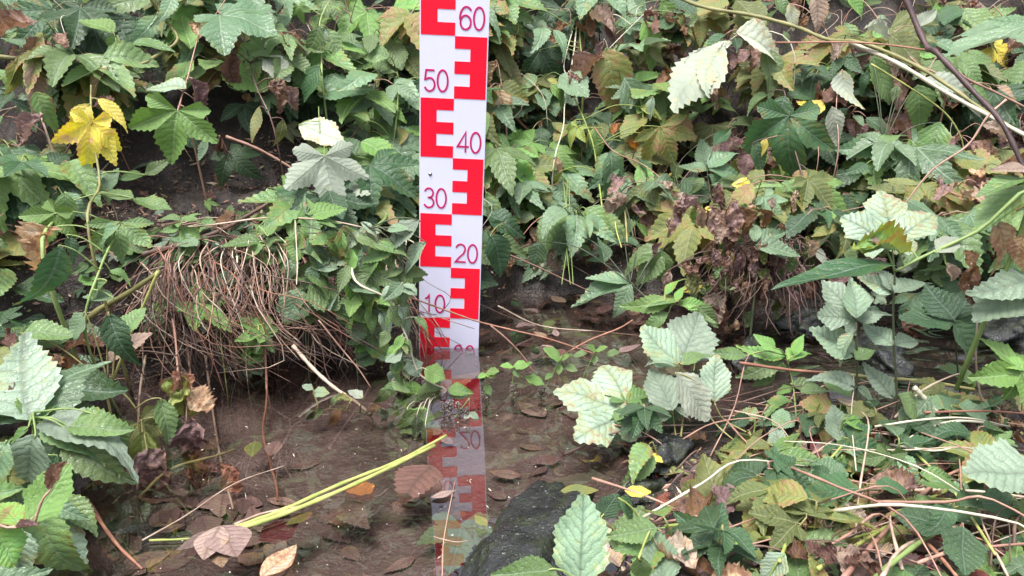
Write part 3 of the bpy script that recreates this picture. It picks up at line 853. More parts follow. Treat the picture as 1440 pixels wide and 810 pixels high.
plant('folded pale veined leaf hanging on a thin dry stalk on the upper right bank', 'plant', [(1178, 220), (1176, 150), (1180, 90), (1160, 40)], 'pink', '''
1184 98 1196 160 ovate under 1.2 f
1170 150 1176 206 ovate under .9
1165 160 1180 200 ovate olive
1146 -8 1156 46 ovate tan 1.1
1110 5 1120 42 broad under
1200 60 1214 102 dry purple 1.1
1190 60 1170 80 dry tan''', off=.28, r=.0012)
plant('blue green lobed leaves spreading flat below the thick yellow stems', 'plant', [(1260, 300), (1250, 240), (1242, 204)], 'dark', '''
1240 204 1178 214 ovate blue 1.4
1240 206 1296 226 ovate blue 1.4
1240 202 1272 178 ovate mid 1.4
1240 202 1208 184 ovate blue 1.2
1262 120 1256 142 ovate mid
1225 80 1260 144 broad mid .8
1220 100 1210 130 ovate blue
1322 172 1300 232 broad mid .9
1290 120 1300 182 ovate mid 1.2
1284 90 1305 60 ovate mid''', off=.22)
plant('olive rounded leaf behind the dark arching cane at the upper right', 'plant', [(1330, 130), (1290, 90), (1250, 50)], 'pink', '''
1250 48 1306 82 broad olive 1.0
1215 40 1255 46 dry under
1290 40 1320 10 ovate under
1320 78 1342 84 ovate blue
1190 -10 1220 22 ovate bright 1.2
1300 110 1382 118 ovate under .8
1320 128 1400 150 ovate under .7
1355 130 1420 140 ovate mid
1400 120 1440 150 ovate tan''', off=.28)
plant('big pale leaf reaching in from the right edge near the top', 'plant', [(1520, 90), (1470, 50), (1450, 42)], 'green', '''
1462 34 1338 50 maple blue .8
1450 40 1400 20 ovate blue''', Y=.95, r=.002, root=Vector((.82, 1.0, .1)))
plant('pale green three lobed leaf crowning a thin upright stem on the right', 'plant', [(1262, 575), (1258, 500), (1256, 440), (1258, 390), (1254, 342)], 'dark', '''
1253 342 1250 262 maple pale 1.0
1256 412 1212 384 ovate pale 1.4
1258 412 1304 386 ovate pale 1.4
1256 408 1240 372 ovate pale 1.2
1256 486 1218 450 ovate pale 1.4
1258 486 1298 470 ovate pale 1.2
1258 560 1212 512 ovate pale 1.1''', Y=.97, r=.0017)
plant('pale notched leaves on the shorter upright stem left of the three lobed leaf', 'plant', [(1204, 590), (1205, 520), (1204, 452)], 'dark', '''
1204 450 1158 392 maple pale .8
1206 452 1252 428 ovate pale 1.4
1204 448 1202 386 ovate pale 1.1
1202 500 1146 458 ovate pale 1.4
1203 506 1230 486 ovate mid 1.4
1203 545 1150 516 ovate pale 1.3
1205 545 1234 560 ovate pale 1.3
1200 470 1170 500 ovate pale''', Y=.96, r=.0017)
plant('long dark olive leaf lying sideways in front with a torn yellowish one', 'plant', [(1450, 280), (1375, 325), (1300, 360), (1258, 382)], 'green', '''
1262 380 1088 380 ellip deep .62
1280 352 1200 346 dry ygreen .7
1260 350 1214 340 dry bright
1240 345 1220 335 dry tan
1318 355 1350 330 broad under
1330 370 1345 395 dry tan''', Y=.88, r=.0028, root=Vector((.60, .95, .09)))
plant('very dark large palmate leaf shaded beneath pale ones at the right', 'plant', [(1350, 560), (1345, 500), (1342, 452)], 'dark', '''
1342 450 1274 442 broad deep .8
1342 450 1302 392 ovate deep 1.4
1342 450 1398 486 ovate deep 1.5
1342 450 1372 514 ovate deep 1.5
1342 448 1376 400 ovate deep 1.3
1372 535 1322 512 broad mid .9
1370 530 1350 560 ovate mid 1.2''', Y=1.08, r=.0018)
plant('brown withered leaf bundle standing on a tan stalk at the right', 'dead plant', [(1400, 590), (1380, 560), (1372, 500), (1374, 445), (1366, 400)], 'tan', '''
1366 370 1366 425 dry brown 1.1
1362 400 1372 432 dry purple
1370 380 1360 350 dry brown''', Y=.96, r=.0014)
plant('green leaves with scorched tan rims at the right edge', 'plant', [(1480, 420), (1460, 330), (1440, 270)], 'green', '''
1448 262 1362 308 broad mid .9
1440 330 1424 380 ovate tan 1.2
1400 310 1434 376 lance tan 1.4
1452 400 1368 444 broad pale .9
1460 395 1380 400 ovate pale 1.2
1450 380 1420 352 ovate mid
1440 250 1380 260 ovate mid
1446 240 1400 232 ovate tan''', Y=.90, r=.002, root=Vector((.72, .92, .11)))
plant('fresh green palmate leaf low at the right edge above the straw', 'plant', [(1480, 600), (1455, 540), (1440, 522)], 'green', '''
1442 520 1374 538 palm3 bright 1.1
1440 520 1412 562 ovate bright 1.3
1442 520 1404 500 ovate bright 1.2
1444 525 1450 570 ovate mid''', Y=.86, r=.0015)
plant('big round pale green leaf cut off by the right edge', 'plant', [(1500, 780), (1470, 700), (1452, 664)], 'green', '''
1466 668 1362 640 broad pale 1.25
1460 700 1436 730 broad mid''', Y=.66, r=.002)
plant('dark blue green fingered leaf drooping over the water right of the board', 'plant', [(930, 440), (905, 415), (886, 398)], 'dark', '''
888 398 800 420 ovate blue 1.0
888 398 828 380 ovate blue .9
888 400 862 448 ovate blue 1.0
930 350 870 368 ovate mid 1.3
930 352 895 398 ovate mid 1.3
930 352 930 402 ovate mid 1.2
932 352 952 318 ovate mid
900 345 862 330 ovate deep 1.3
960 330 985 302 broad blue
850 370 845 330 ovate deep
870 320 820 335 ovate deep 1.4
760 340 748 378 ovate deep 1.4
800 330 780 360 ovate mid''', off=.18)
plant('shrivelled pink brown leaves over the hanging root clump', 'dead plant', [(1010, 470), (1020, 400), (1010, 330), (1030, 280)], 'brown', '''
978 275 944 318 drypalm purple 1.1
1000 290 1012 335 dry purple 1.1
1036 282 1028 340 dry purple 1.0
1040 290 1060 330 dry brown
955 372 985 395 drypalm purple 1.0
940 380 936 410 dry tan
1010 388 1044 420 drypalm olive 1.2
1015 410 1002 460 drypalm tan
1035 400 1060 380 dry olive
1000 430 1020 470 dry brown
1060 330 1090 350 dry brown
1075 345 1095 370 dry purple
960 410 990 400 ovate yellow
1024 355 1035 378 ovate yellow''', Y=1.40, r=.0015)
plant('small blue green rosette beside the hanging root clump', 'plant', [(1065, 370), (1062, 345)], 'dark', '''
1062 342 1108 322 ovate blue
1062 345 1128 346 ovate blue .9
1062 348 1120 362 ovate pale .7
1062 340 1062 306 ovate blue''', Y=1.38)

# ---- pale lobed plants on the spit in front
plant('pale spreading leaf with purplish veins hanging over the water beside the sprouts', 'plant', [(945, 660), (930, 610), (888, 578)], 'olive', '''
886 577 786 532 maple pale 1.0''', Y=.97, r=.0015)
plant('tall two lobed pale leaf standing above the spreading pale leaf', 'plant', [(955, 640), (962, 560), (956, 512)], 'olive', '''
955 514 904 458 broad pale 1.1
956 514 988 436 broad pale 1.0
952 512 918 500 ovate pale
958 512 1008 488 ovate mid
930 505 905 512 ovate pale''', Y=1.0, r=.0015)
plant('greyish pale leaf with dark veins in the middle of the spit plants', 'plant', [(960, 660), (950, 610), (946, 578)], 'olive', '''
946 578 918 514 broad pale .9
948 575 975 588 ovate under
946 580 900 600 ovate pale .8''', Y=.95, r=.0013)
plant('oval pale leaf on a thin stalk that runs off to the right over the spit', 'plant', [(1190, 690), (1120, 645), (1050, 608), (1018, 590), (1004, 566)], 'olive', '''
1004 566 1006 496 broad pale .85
950 524 1002 592 broad under .8
1055 612 1018 645 ovate mid
1098 640 1090 594 broad pale .8
1098 642 1128 632 broad bright .7
1100 640 1082 652 ovate bright''', Y=.93, r=.0015)
plant('large olive leaf with a dark blotch in the lower middle of the spit', 'plant', [(1080, 770), (1040, 735), (1012, 718)], 'yellow', '''
1008 716 992 636 maple olive .8
1010 718 968 752 broad olive .95
1000 716 958 700 broad mid .8''', Y=.80, r=.0016)
plant('pale leaf mottled with whitish patches standing at the bottom centre', 'plant', [(815, 840), (815, 822)], 'green', '''
815 826 822 694 broad mottled .78
800 830 730 815 broad mid .8
780 800 690 812 ovate mid''', Y=.62, r=.002)
plant('crumpled pale leaf at the bottom edge right of the mottled one', 'plant', [(935, 850), (935, 824)], 'green', '''
935 826 918 740 broad mottled .75
930 820 960 770 ovate pale
905 830 890 790 ovate mid''', Y=.63, r=.002)
plant('dark smooth leaves on yellowish stalks between the two bottom pale leaves', 'plant', [(960, 740), (900, 772), (882, 778)], 'yellow', '''
882 778 898 700 ovate mid 1.3
884 776 850 740 broad mid .8
880 778 845 800 ovate mid
870 700 900 730 ovate deep 1.3
900 780 905 830 ovate mid 1.1
846 730 864 692 broad deep''', Y=.72, r=.0016)
plant('crinkled bright leaves at the bottom edge below the olive leaf', 'plant', [(1080, 830), (1060, 790), (1100, 770)], 'green', '''
1050 800 1012 762 broad bright .9
1050 802 1004 800 ovate bright 1.2
1052 800 1062 754 ovate pale 1.2
1104 778 1070 820 broad pale .9
1080 830 1030 815 broad mid''', Y=.68, r=.0016)
plant('small pale toothed leaves on upright stalks in the middle of the straw', 'plant', [(1190, 680), (1186, 640), (1180, 610)], 'green', '''
1182 622 1176 568 broad pale .85
1186 590 1212 580 ovate mid 1.2
1188 595 1230 598 ovate bright
1180 640 1158 622 ovate bright 1.2
1184 640 1180 680 ovate bright''', Y=.88, r=.0014)
plant('green leaves with round outline on crossing yellow stalks right of the olive leaf', 'plant', [(1100, 760), (1090, 700), (1085, 680)], 'green', '''
1090 690 1048 660 broad mid .9
1088 690 1110 672 ovate mid 1.2
1110 720 1090 680 ovate mid 1.2
1095 725 1072 752 broad mid
1100 720 1110 755 ovate olive
1060 740 1100 735 ovate pale''', Y=.84, r=.0014)
plant('dark toothed leaves showing between the straw at the lower right', 'plant', [(1300, 720), (1300, 650), (1290, 600)], 'dark', '''
1262 555 1310 592 broad mid .9
1310 560 1260 600 broad blue
1296 580 1272 608 broad deep
1340 610 1310 660 broad deep
1320 620 1350 660 broad deep
1250 640 1235 690 palm3 mid
1240 620 1270 640 ovate bright
1180 700 1200 750 ovate olive
1150 700 1170 660 broad blue''', Y=.92, r=.0016)
plant('leafy shoots poking up along the bottom right edge', 'plant', [(1400, 850), (1390, 800), (1380, 770)], 'green', '''
1280 830 1252 790 broad mid
1270 828 1300 786 broad deep
1370 800 1338 770 palm3 mid 1.2
1380 798 1398 764 palm3 bright 1.1
1420 810 1440 762 ovate bright 1.3
1340 820 1310 800 ovate mid
1160 830 1140 780 ovate olive''', Y=.68, r=.0018)
plant('nettle sprigs with seed tassels beside the root clump', 'nettle', [(1120, 590), (1115, 540), (1105, 500)], 'green', '''
1105 500 1050 490 lance bright 1.3
1100 505 1040 535 lance mid 1.2
1108 510 1140 478 ovate bright
1112 530 1150 510 ovate mid
1112 540 1160 545 ovate mid 1.2
1090 520 1060 545 ovate mid
1115 545 1092 550 broad bright
1110 520 1070 505 lance mid
1118 500 1128 468 ovate bright
1050 500 1000 496 lance mid
1090 490 1062 468 ovate bright''', Y=1.08, r=.0012)
plant('narrow bright leaves pointing left above the pale two lobed leaf', 'plant', [(980, 450), (940, 425), (915, 425)], 'green', '''
945 424 878 430 lance bright
950 424 962 400 ovate bright
955 425 1000 432 ovate bright
940 440 900 462 ovate mid
980 430 1012 462 ovate mid
960 422 910 420 ovate mid
935 415 958 385 lance bright
975 440 1010 450 lance mid''', Y=1.2, r=.001)

# ------------------------------------------------------------------ single stems, canes, twigs and reeds
def strand(name, label, cat, pts, r, col, Y=None, off=.2, r1=None, group=None, flat=1.0):
    """pts: (px, py[, Y]); Y may also be an (start, end) pair"""
    P = []
    for i, p in enumerate(pts):
        if len(p) > 2: y = p[2]
        elif isinstance(Y, tuple): y = Y[0] + (Y[1] - Y[0]) * i / (len(pts) - 1)
        else: y = Y
        P.append(at(p[0], p[1], min(y, hY(p[0], p[1]) - (.055 if p[0] > 900 and p[1] > 560 else .03) - .008 * (i % 2))) if y is not None else pt(p[0], p[1], None, off))
    c = P[0].copy(); mb = MB(); mb.tube(P, r, r1 if r1 is not None else r * .7, 7, 6, flat=flat)
    o = mb.build(name, SM[col], None, c); o.location = c
    return tag(o, label, cat, group)
def wet(pts, z=.004): return [onz(x, y, z) for x, y in pts]
strand('bramble_cane', 'dark purple cane arching down through the upper right corner', 'cane', [(1262, -30), (1300, 60), (1318, 75), (1370, 130), (1410, 175), (1450, 260)], .0046, 'purple', Y=(1.25, .98))
strand('dead_stalk', 'thick yellow green stem sweeping from the top centre to the right edge', 'stem', [(940, -10), (990, 10), (1060, 22), (1120, 38), (1165, 56), (1210, 60), (1280, 88), (1340, 125), (1390, 160), (1460, 200)], .0042, 'olive', Y=(1.75, 1.25))
strand('dead_stalk', 'straight straw coloured stem lying just under the thick yellow green stem', 'stem', [(1195, 60), (1260, 88), (1330, 130), (1400, 168), (1460, 200)], .0042, 'pale', Y=(1.5, 1.2))
strand('dead_stalk', 'thin pink stem running above the straw coloured stem to the right edge', 'stem', [(1090, 60), (1210, 60), (1300, 70), (1318, 75)], .0018, 'red', Y=(1.5, 1.24))
strand('dead_stalk', 'thin dry stem forking down from the thick yellow stems at the right', 'stem', [(1225, 90), (1290, 130), (1330, 160), (1350, 190), (1356, 215)], .0016, 'yellow', Y=1.4)
strand('dead_stalk', 'pinkish stem slanting left from the cane towards the brown leaf bundle', 'stem', [(1415, 140), (1388, 165), (1360, 205), (1310, 240), (1270, 290)], .0018, 'pink', Y=1.15)
strand('dead_stalk', 'purple stem curving beside the scorched leaves at the right edge', 'stem', [(1320, 78), (1355, 108), (1400, 130), (1460, 160)], .0022, 'pink', Y=1.2)
strand('dead_stalk', 'pale bare stalk hanging in the gap right of the 40 mark', 'stem', [(812, 25), (806, 80), (796, 130)], .0026, 'pale', off=.2)
strand('dead_stalk', 'looped pale stalk beside the bare hanging stalk', 'stem', [(806, 40), (795, 80), (794, 100), (806, 112)], .0016, 'pale', off=.22)
strand('dead_stalk', 'thick red brown stalk leaning right between the 40 and 30 marks', 'stem', [(668, 92), (705, 140), (740, 180), (780, 205)], .0045, 'red', off=.1)
strand('dead_stalk', 'upper of two red brown stalks leaning in the gap right of the board', 'stem', [(698, 90), (740, 130), (775, 168), (800, 190)], .0040, 'pink', off=.1)
strand('dead_stalk', 'reddish stalk from the board to the dark palmate leaf', 'stem', [(835, 178), (862, 212), (905, 232), (945, 264)], .0016, 'pink', off=.26)
strand('dead_stalk', 'greenish vertical stalk in front of the dark leaves right of the board', 'stem', [(876, 270), (880, 310), (882, 345)], .0026, 'olive', off=.2)
strand('dead_stalk', 'yellow vertical stalk beside the greenish one right of the board', 'stem', [(864, 290), (866, 320), (874, 348)], .0018, 'yellow', off=.22)
for k, (a, b, c) in enumerate(((792, 798, 790), (800, 802, 806), (798, 796, 802))):
    strand('grass_blade', 'thin grass blade hanging over the dark hollow right of the board', 'grass blade', [(a, 250), (b, 330), (c, 400)], .0011, 'green', off=.24, group='grass blades hanging right of the board')
strand('dead_stalk', 'pale horizontal twig under the dark leaves beside the water', 'twig', [(680, 345), (740, 368), (830, 410)], .0016, 'pink', Y=1.50)
strand('dead_stalk', 'olive woody stem low on the left pointing at the ledge', 'stem', [(98, 470), (140, 435), (180, 412), (225, 382)], .0052, 'olive', Y=1.12)
strand('dead_stalk', 'olive woody stem ending in a point on the bare soil ledge', 'stem', [(200, 358), (260, 342), (315, 322), (350, 302), (388, 280)], .0046, 'brown', Y=(1.2, 1.42))
strand('dead_stalk', 'bent yellow green stalk crossing the left stalk mass', 'stem', [(222, 382), (206, 420), (190, 455), (172, 500), (155, 545)], .0026, 'yellow', Y=1.10)
strand('dead_stalk', 'pinkish fallen stem lying across the top of the ledge', 'stem', [(318, 192), (360, 208), (400, 230), (430, 250)], .0032, 'pink', Y=1.5)
strand('dead_stalk', 'pale stem running level along the ledge to the bushy plant', 'stem', [(238, 322), (300, 316), (380, 306), (460, 310), (520, 322)], .0018, 'tan', Y=1.3)
for k, (a, b) in enumerate((([(415, 310), (418, 370), (417, 400)], 'thin tan stalk standing up left of the bushy plant'), ([(205, 500), (196, 560), (193, 690)], 'tan stalk hanging straight down to the water at the left'), ([(289, 500), (298, 570), (311, 650), (328, 716)], 'tan stalk hanging into the water by the red dried leaf'), ([(365, 400), (372, 480), (375, 560), (370, 610), (388, 680), (390, 705)], 'red brown stalk hanging into the middle of the left pool'), ([(262, 470), (270, 560), (268, 640)], 'thin tan stalk hanging beside the dried yellow leaves'), ([(232, 400), (246, 470), (252, 560)], 'pink stalk at the left end of the hanging mass'))):
    strand('hanging_stalk', b, 'stalk', a, .0011 if k == 0 else .0022, ('tan', 'tan', 'tan', 'red', 'pink', 'pink')[k], Y=(1.22, 1.02))
strand('stick', 'thick straw coloured stick slanting from the bank into the pool', 'stick', [(412, 486), (440, 518), (470, 545), (500, 565), (522, 584)], .0034, 'tan', Y=(1.18, 1.10))
strand('stick', 'thin grey twig slanting down to the water left of the vine', 'twig', [(448, 450), (480, 490), (505, 520), (524, 549)], .0013, 'pink', Y=1.16)
strand('stick', 'pinkish twig from the bank past the ruffled sprig', 'twig', [(420, 440), (450, 480), (458, 520), (470, 545)], .0012, 'brown', Y=1.18)
st = strand('trailing_stem', 'long red brown stem crossing in front of the board near the 10 mark', 'stem', [(490, 398), (531, 405), (587, 422), (640, 441), (672, 452), (720, 464), (770, 476), (840, 499)], .0017, 'red', Y=(1.27, 1.22))
strand('twig', 'pale twig forking down from the red brown crossing stem', 'twig', [(690, 458), (712, 476), (735, 500), (752, 526)], .0014, 'pink', Y=1.22)
strand('twig', 'dark branched twig lying on the water right of the board', 'twig', [(790, 500), (830, 478), (870, 462), (890, 450)], .002, 'red', Y=1.32)
strand('twig', 'pale straw lying on the water below the dark fingered leaf', 'twig', [(700, 430), (760, 458), (840, 466), (900, 472)], .0016, 'tan', Y=1.42)
# reeds floating on the pool
for k, (pts, lab, r) in enumerate((([(330, 742), (400, 716), (480, 680), (560, 648), (628, 612)], 'upper of two yellow green reed blades floating side by side', .0035), ([(326, 746), (400, 722), (500, 680), (612, 626)], 'lower of two yellow green reed blades floating side by side', .0042))):
    P = wet(pts, .004 + .001 * k); mb = MB(); mb.tube(P, r * .8, r * .55, 7, 6, flat=.35); c = P[0].copy(); o = mb.build('reed_blade', SM['yellow'], None, c); o.location = c; tag(o, lab, 'reed')
def float_twig(pts, r, col, lab, z=.003):
    P = wet(pts, z); mb = MB(); mb.tube(P, r, r * .5, 5, 5); c = P[0].copy(); o = mb.build('twig', SM[col], None, c); o.location = c; tag(o, lab, 'twig')
float_twig([(200, 760), (260, 726), (330, 680), (400, 655)], .0012, 'tan', 'thin straw floating from the left towards the reed blades')
float_twig([(330, 738), (370, 722), (420, 712)], .0022, 'tan', 'short pale straw at the left end of the reed blades')
float_twig([(210, 760), (260, 758), (330, 752)], .0016, 'yellow', 'yellowish straw below the brown leaf sprig')
float_twig([(195, 700), (240, 660), (300, 642), (330, 632)], .0026, 'olive', 'olive stem sunk at the left side of the pool', -.004)
float_twig([(120, 700), (160, 760), (200, 800)], .003, 'red', 'rusty stalk lying in the dark lower left water', .002)
float_twig([(622, 810), (624, 760), (635, 700), (640, 676)], .0010, 'pink', 'thin pale twig standing over the reflected board')
float_twig([(610, 755), (640, 762), (660, 760)], .0009, 'tan', 'short pale twig lying across the reflected board')

# ------------------------------------------------------------------ fallen leaves on the pool
def fallen(b, t_, kind, col, lab, z=.003, wf=1.0, group=None, stalk=0):
    B, T = onz(*b, z), onz(*t_, z + random.uniform(.0, .004)); loc = B.copy()
    o = put_leaf(B, T, kind, col, wf=wf, tilt=(random.uniform(-.06, .06), random.uniform(-.06, .06), 1), name='fallen_leaf', zs=.18)
    return tag(o, lab, 'fallen leaf', group)
fallen((527, 682), (487, 692), 'broad', 'orange', 'round orange leaf touching the reed blades', .004, 1.3)
fallen((608, 655), (556, 698), 'ovate', 'brown', 'pointed tan brown leaf floating left of the reflected 30', .005, 1.5)
fallen((366, 812), (422, 766), 'ellip', 'tan', 'long pale tan leaf at the bottom edge of the pool', .006, 1.1)
fallen((310, 740), (276, 786), 'ellip', 'mauve', 'middle brown oval leaf of the sprig below the reed blades', .008, 1.3)
fallen((312, 738), (330, 784), 'ellip', 'mauve', 'right brown oval leaf of the sprig below the reed blades', .008, 1.3)
fallen((304, 744), (252, 776), 'ellip', 'sunk', 'left brown leaf of the sprig below the reed blades', .005)
fallen((312, 760), (306, 798), 'ellip', 'sunk', 'lowest dark leaf under the brown oval leaf sprig', .003, 1.2)
fallen((606, 700), (642, 690), 'ellip', 'mauve', 'small pink leaf lying on the reflected board below the 30', .003, .9)
fallen((612, 555), (682, 505), 'lance', 'sunk', 'narrow orange brown leaf lying under the reflected 10', -.014, .8)
fallen((364, 760), (420, 735), 'broad', 'red', 'dark red leaf sunk below the reed blades', -.01, 1.1)
fallen((360, 620), (350, 642), 'ellip', 'ygreen', 'dull yellow leaf under water left of the pool middle', -.012, 1.2)
fallen((390, 620), (375, 640), 'ellip', 'mauve', 'small freckled leaf beside the dull yellow one', -.008, 1.3)
fallen((440, 720), (400, 738), 'ellip', 'olive', 'olive leaf half under the left part of the reed blades', -.004, 1)
fallen((486, 705), (466, 735), 'ovate', 'sunk', 'dark leaf sunk below the orange leaf', -.018, 1.2)
fallen((485, 705), (512, 745), 'ovate', 'sunk', 'dark toothed leaf sunk below the orange leaf to its right', -.016, 1.1)
fallen((556, 720), (580, 700), 'broad', 'sunk', 'faint square brown leaf on the bed below the tan brown leaf', -.02, 1.3)
fallen((788, 690), (842, 690), 'ellip', 'olive', 'olive oval leaf lying beside the black stone', .02, 1.1)
fallen((878, 690), (916, 692), 'broad', 'yellow', 'bright yellow leaf on the spit right of the black stone', .03, 1.0)
fallen((905, 636), (930, 650), 'broad', 'yellow', 'small yellow leaf on the spit under the pale leaves', .03, .8)
fallen((1176, 560), (1218, 574), 'ellip', 'tan', 'flat tan leaf lying among the nettles and straw', .07, 1.1)
fallen((685, 740), (668, 724), 'ellip', 'olive', 'small green leaf wedged against the black stone', .006, 1.1)
fallen((648, 736), (640, 808), 'palm3', 'blue', 'bluish green leaf under water at the bottom of the reflected board', -.022, .8)
rs = random.Random(11); k = 0
grp = 'sodden brown leaves on the stream bed'
for q in range(900):
    x = rs.uniform(130, 900); y = rs.uniform(560, 812)
    w = onz(x, y, -.03)
    if hgt(w.x, w.y) > -.02: continue
    wgt = 1.0 if x < 420 and y > 650 else .14
    if rs.random() > wgt: continue
    L = rs.uniform(.025, .07); a = rs.uniform(0, 6.28); z = float(hgt(w.x, w.y)) + .003 + rs.uniform(0, .003)
    B = Vector((w.x, w.y, z)); T = B + Vector((L * math.cos(a), L * math.sin(a), rs.uniform(-.004, .006)))
    o = put_leaf(B, T, rs.choice(['ellip', 'ellip', 'ovate', 'broad', 'lance']), rs.choice(['sunk', 'mauve', 'mauve', 'sunk', 'mauve']), wf=rs.uniform(.9, 1.3), tilt=(0, 0, 1), name='fallen_leaf', zs=.1)
    tag(o, 'sodden brown leaf lying among others under the clear water', 'fallen leaf', grp); k += 1
    if k >= 75: break
k = 0
for q in range(400):
    x = rs.uniform(675, 1010); y = rs.uniform(412, 500); w = onz(x, y, .002)
    if hgt(w.x, w.y) > -.01: continue
    L = rs.uniform(.02, .06); a = rs.uniform(0, 6.28); B = w + Vector((0, 0, rs.uniform(-.012, .004))); T = B + Vector((L * math.cos(a), L * math.sin(a), .002))
    o = put_leaf(B, T, rs.choice(['ellip', 'ovate', 'dry', 'lance']), rs.choice(['sunk', 'brown', 'mauve', 'deep', 'olive', 'brown', 'purple']), tilt=(0, 0, 1), name='fallen_leaf', zs=.3)
    tag(o, 'dark dead leaf drifting in the shaded water behind the board', 'fallen leaf', 'dead leaves drifting right of the board'); k += 1
    if k >= 60: break
k = 0; grp = 'dead leaves littering the gravelly spit'
for q in range(2000):
    x = rs.uniform(800, 1440); y = rs.uniform(560, 812); w = hit(x, y)
    if hgt(w.x, w.y) < .0: continue
    L = rs.uniform(.02, .05); a = rs.uniform(0, 6.28)
    B = w + Vector((0, 0, .008)); T = B + Vector((L * math.cos(a), L * math.sin(a), rs.uniform(-.0, .02)))
    o = put_leaf(B, T, rs.choice(['dry', 'ellip', 'ovate', 'drypalm', 'dry']), rs.choice(['brown', 'purple', 'tan', 'brown', 'sunk', 'brown', 'red', 'purple', 'olive']), tilt=(rs.uniform(-.4, .4), rs.uniform(-.6, .2), 1), name='dead_leaf')
    tag(o, 'dead curled leaf lying in the litter of the spit', 'dead leaf', grp); k += 1
    if k >= 170: break

# ------------------------------------------------------------------ sprouts with dangling seed tassels standing in the water
SEED = stem_mat('seed_tassel', (.05, .04, .03), (.20, .15, .13), .6, 400)
def tassel(P, L, parent, loc, r=.0065, rnd=random):
    mb = MB(); mb.tube([P, P - Vector((0, 0, L * .5)), P - Vector((0, 0, L))], .0009, .0006, 5, 3)
    for i in range(int(L * 1500)):
        z = rnd.random(); a = rnd.uniform(0, 6.28); q = r * math.sin(min(1, (1 - z) * 1.3 + .12) * math.pi / 2) * rnd.uniform(.3, 1)
        mb.blob(P - Vector((0, 0, L * z)) + Vector((q * math.cos(a), q * math.sin(a), 0)), rnd.uniform(.0010, .0022), seed=i, sub=1)
    mb.build('seed_tassel', SEED, parent, loc)
def sprout(label, bx, by, top, leaves, Y, tas):
    g = at(bx, by, Y); loc = Vector((g.x, Y, min(0, g.z))); e = empty('water_sprout', loc); tag(e, label, 'sprout')
    mb = MB(); tp = at(*top, Y); mb.tube([loc, g.lerp(tp, .4), tp], .0011, .0008, 5, 5)
    for w in leaves:
        B = at(w[0], w[1], Y); T = at(w[2], w[3], Y - .01); put_leaf(B, T, 'broad', w[4], e, loc, wf=.85)
        if (B - tp).length > .004: mb.tube([tp, tp.lerp(B, .5) + Vector((0, 0, .002)), B], .0007, .0006, 4, 3)
    mb.build('stem', SM['green'], e, loc)
    for (x, y, L) in tas: tassel(at(x, y, Y), L, e, loc)
sprout('sprout with two tiny leaves standing before the reflected board', 682, 555, (684, 524), [(684, 526, 672, 530, 'bright'), (684, 524, 700, 518, 'bright'), (684, 526, 696, 528, 'bright'), (682, 540, 690, 556, 'mid')], 1.12, [(683, 552, .045), (672, 560, .03)])
sprout('sprout with broad fresh leaves beside the red brown stem', 720, 560, (722, 515), [(722, 516, 705, 512, 'bright'), (722, 514, 742, 510, 'bright'), (722, 520, 730, 530, 'mid'), (738, 530, 765, 538, 'bright'), (735, 520, 745, 508, 'bright')], 1.12, [(722, 538, .045)])
sprout('taller sprout with three leaf tiers nearer the spit', 760, 560, (790, 500), [(790, 505, 768, 490, 'bright'), (790, 505, 800, 498, 'bright'), (788, 512, 784, 526, 'bright'), (778, 525, 766, 532, 'mid'), (795, 515, 812, 518, 'mid'), (806, 500, 824, 495, 'mid')], 1.14, [(762, 540, .05)])
sprout('sprout almost hidden behind the spreading pale leaf', 806, 560, (838, 492), [(838, 494, 828, 484, 'bright'), (838, 494, 852, 486, 'bright'), (838, 500, 836, 512, 'mid'), (852, 498, 870, 494, 'mid')], 1.14, [(806, 545, .045)])
sprout('drooping sprout with grey seed tassels below the vine end', 638, 590, (660, 560), [(660, 580, 672, 588, 'pale'), (660, 582, 652, 590, 'under')], 1.05, [(632, 562, .03), (645, 566, .028), (655, 572, .024), (624, 566, .02)])

# ------------------------------------------------------------------ stones
def rock_mat(name, a, b, spec, rough, blue=0):
    m, t, P, out = newmat(name); n = N(t); g = n('NewGeometry'); pos = g.outputs['Position']
    c = n.mix(n.ramp(n.noise(50, pos, 6, .7), .35, .65), a, b)
    sc = n.noise(330, pos, 3, .7); c = n.mix(n.math('MULTIPLY', n.ramp(sc, .645, .70), spec), c, (.62, .62, .55))
    c = n.mix(n.math('MULTIPLY', n.ramp(n.noise(38, pos, 5, .7), .50, .60), .8), c, (.022, .030, .010))
    n.l(c, P.inputs['Base Color']); n.l(n.math('MULTIPLY_ADD', n.ramp(n.noise(30, pos, 4), .35, .65), .42, .08), P.inputs['Roughness'])
    P.inputs['Specular IOR Level'].default_value = .55
    bp = n('Bump'); bp.inputs['Strength'].default_value = .9; bp.inputs['Distance'].default_value = .004; n.l(n.noise(140, pos, 5, .7), bp.inputs['Height']); n.l(bp.outputs[0], P.inputs['Normal'])
    return m
ROCK = rock_mat('black_mossy_stone', (.004, .005, .005), (.018, .020, .019), .65, -.02)
def stone(label, c, r, sq, seed, amp=.22, rz=0, ry=0):
    mb = MB(); mb.blob((0, 0, 0), r, sq, seed, amp, 5, 1.6)
    for i, v in enumerate(mb.v): mb.v[i] = v * (1 + .10 * noise.noise(v * 28 + Vector((seed, 3, 0))) + .06 * noise.noise(v * 80 + Vector((seed, 0, 0))) + .035 * noise.noise(v * 190))
    o = mb.build('stone', ROCK); o.location = c; o.rotation_euler = (0, ry, rz); return tag(o, label, 'stone')
g = onz(748, 762, 0)
stone('large black mossy stone with a wet highlight at the foot of the reflection', (g.x, g.y, -.012), .070, (.80, 2.0, .60), 8, .12, R(-24), R(-3))
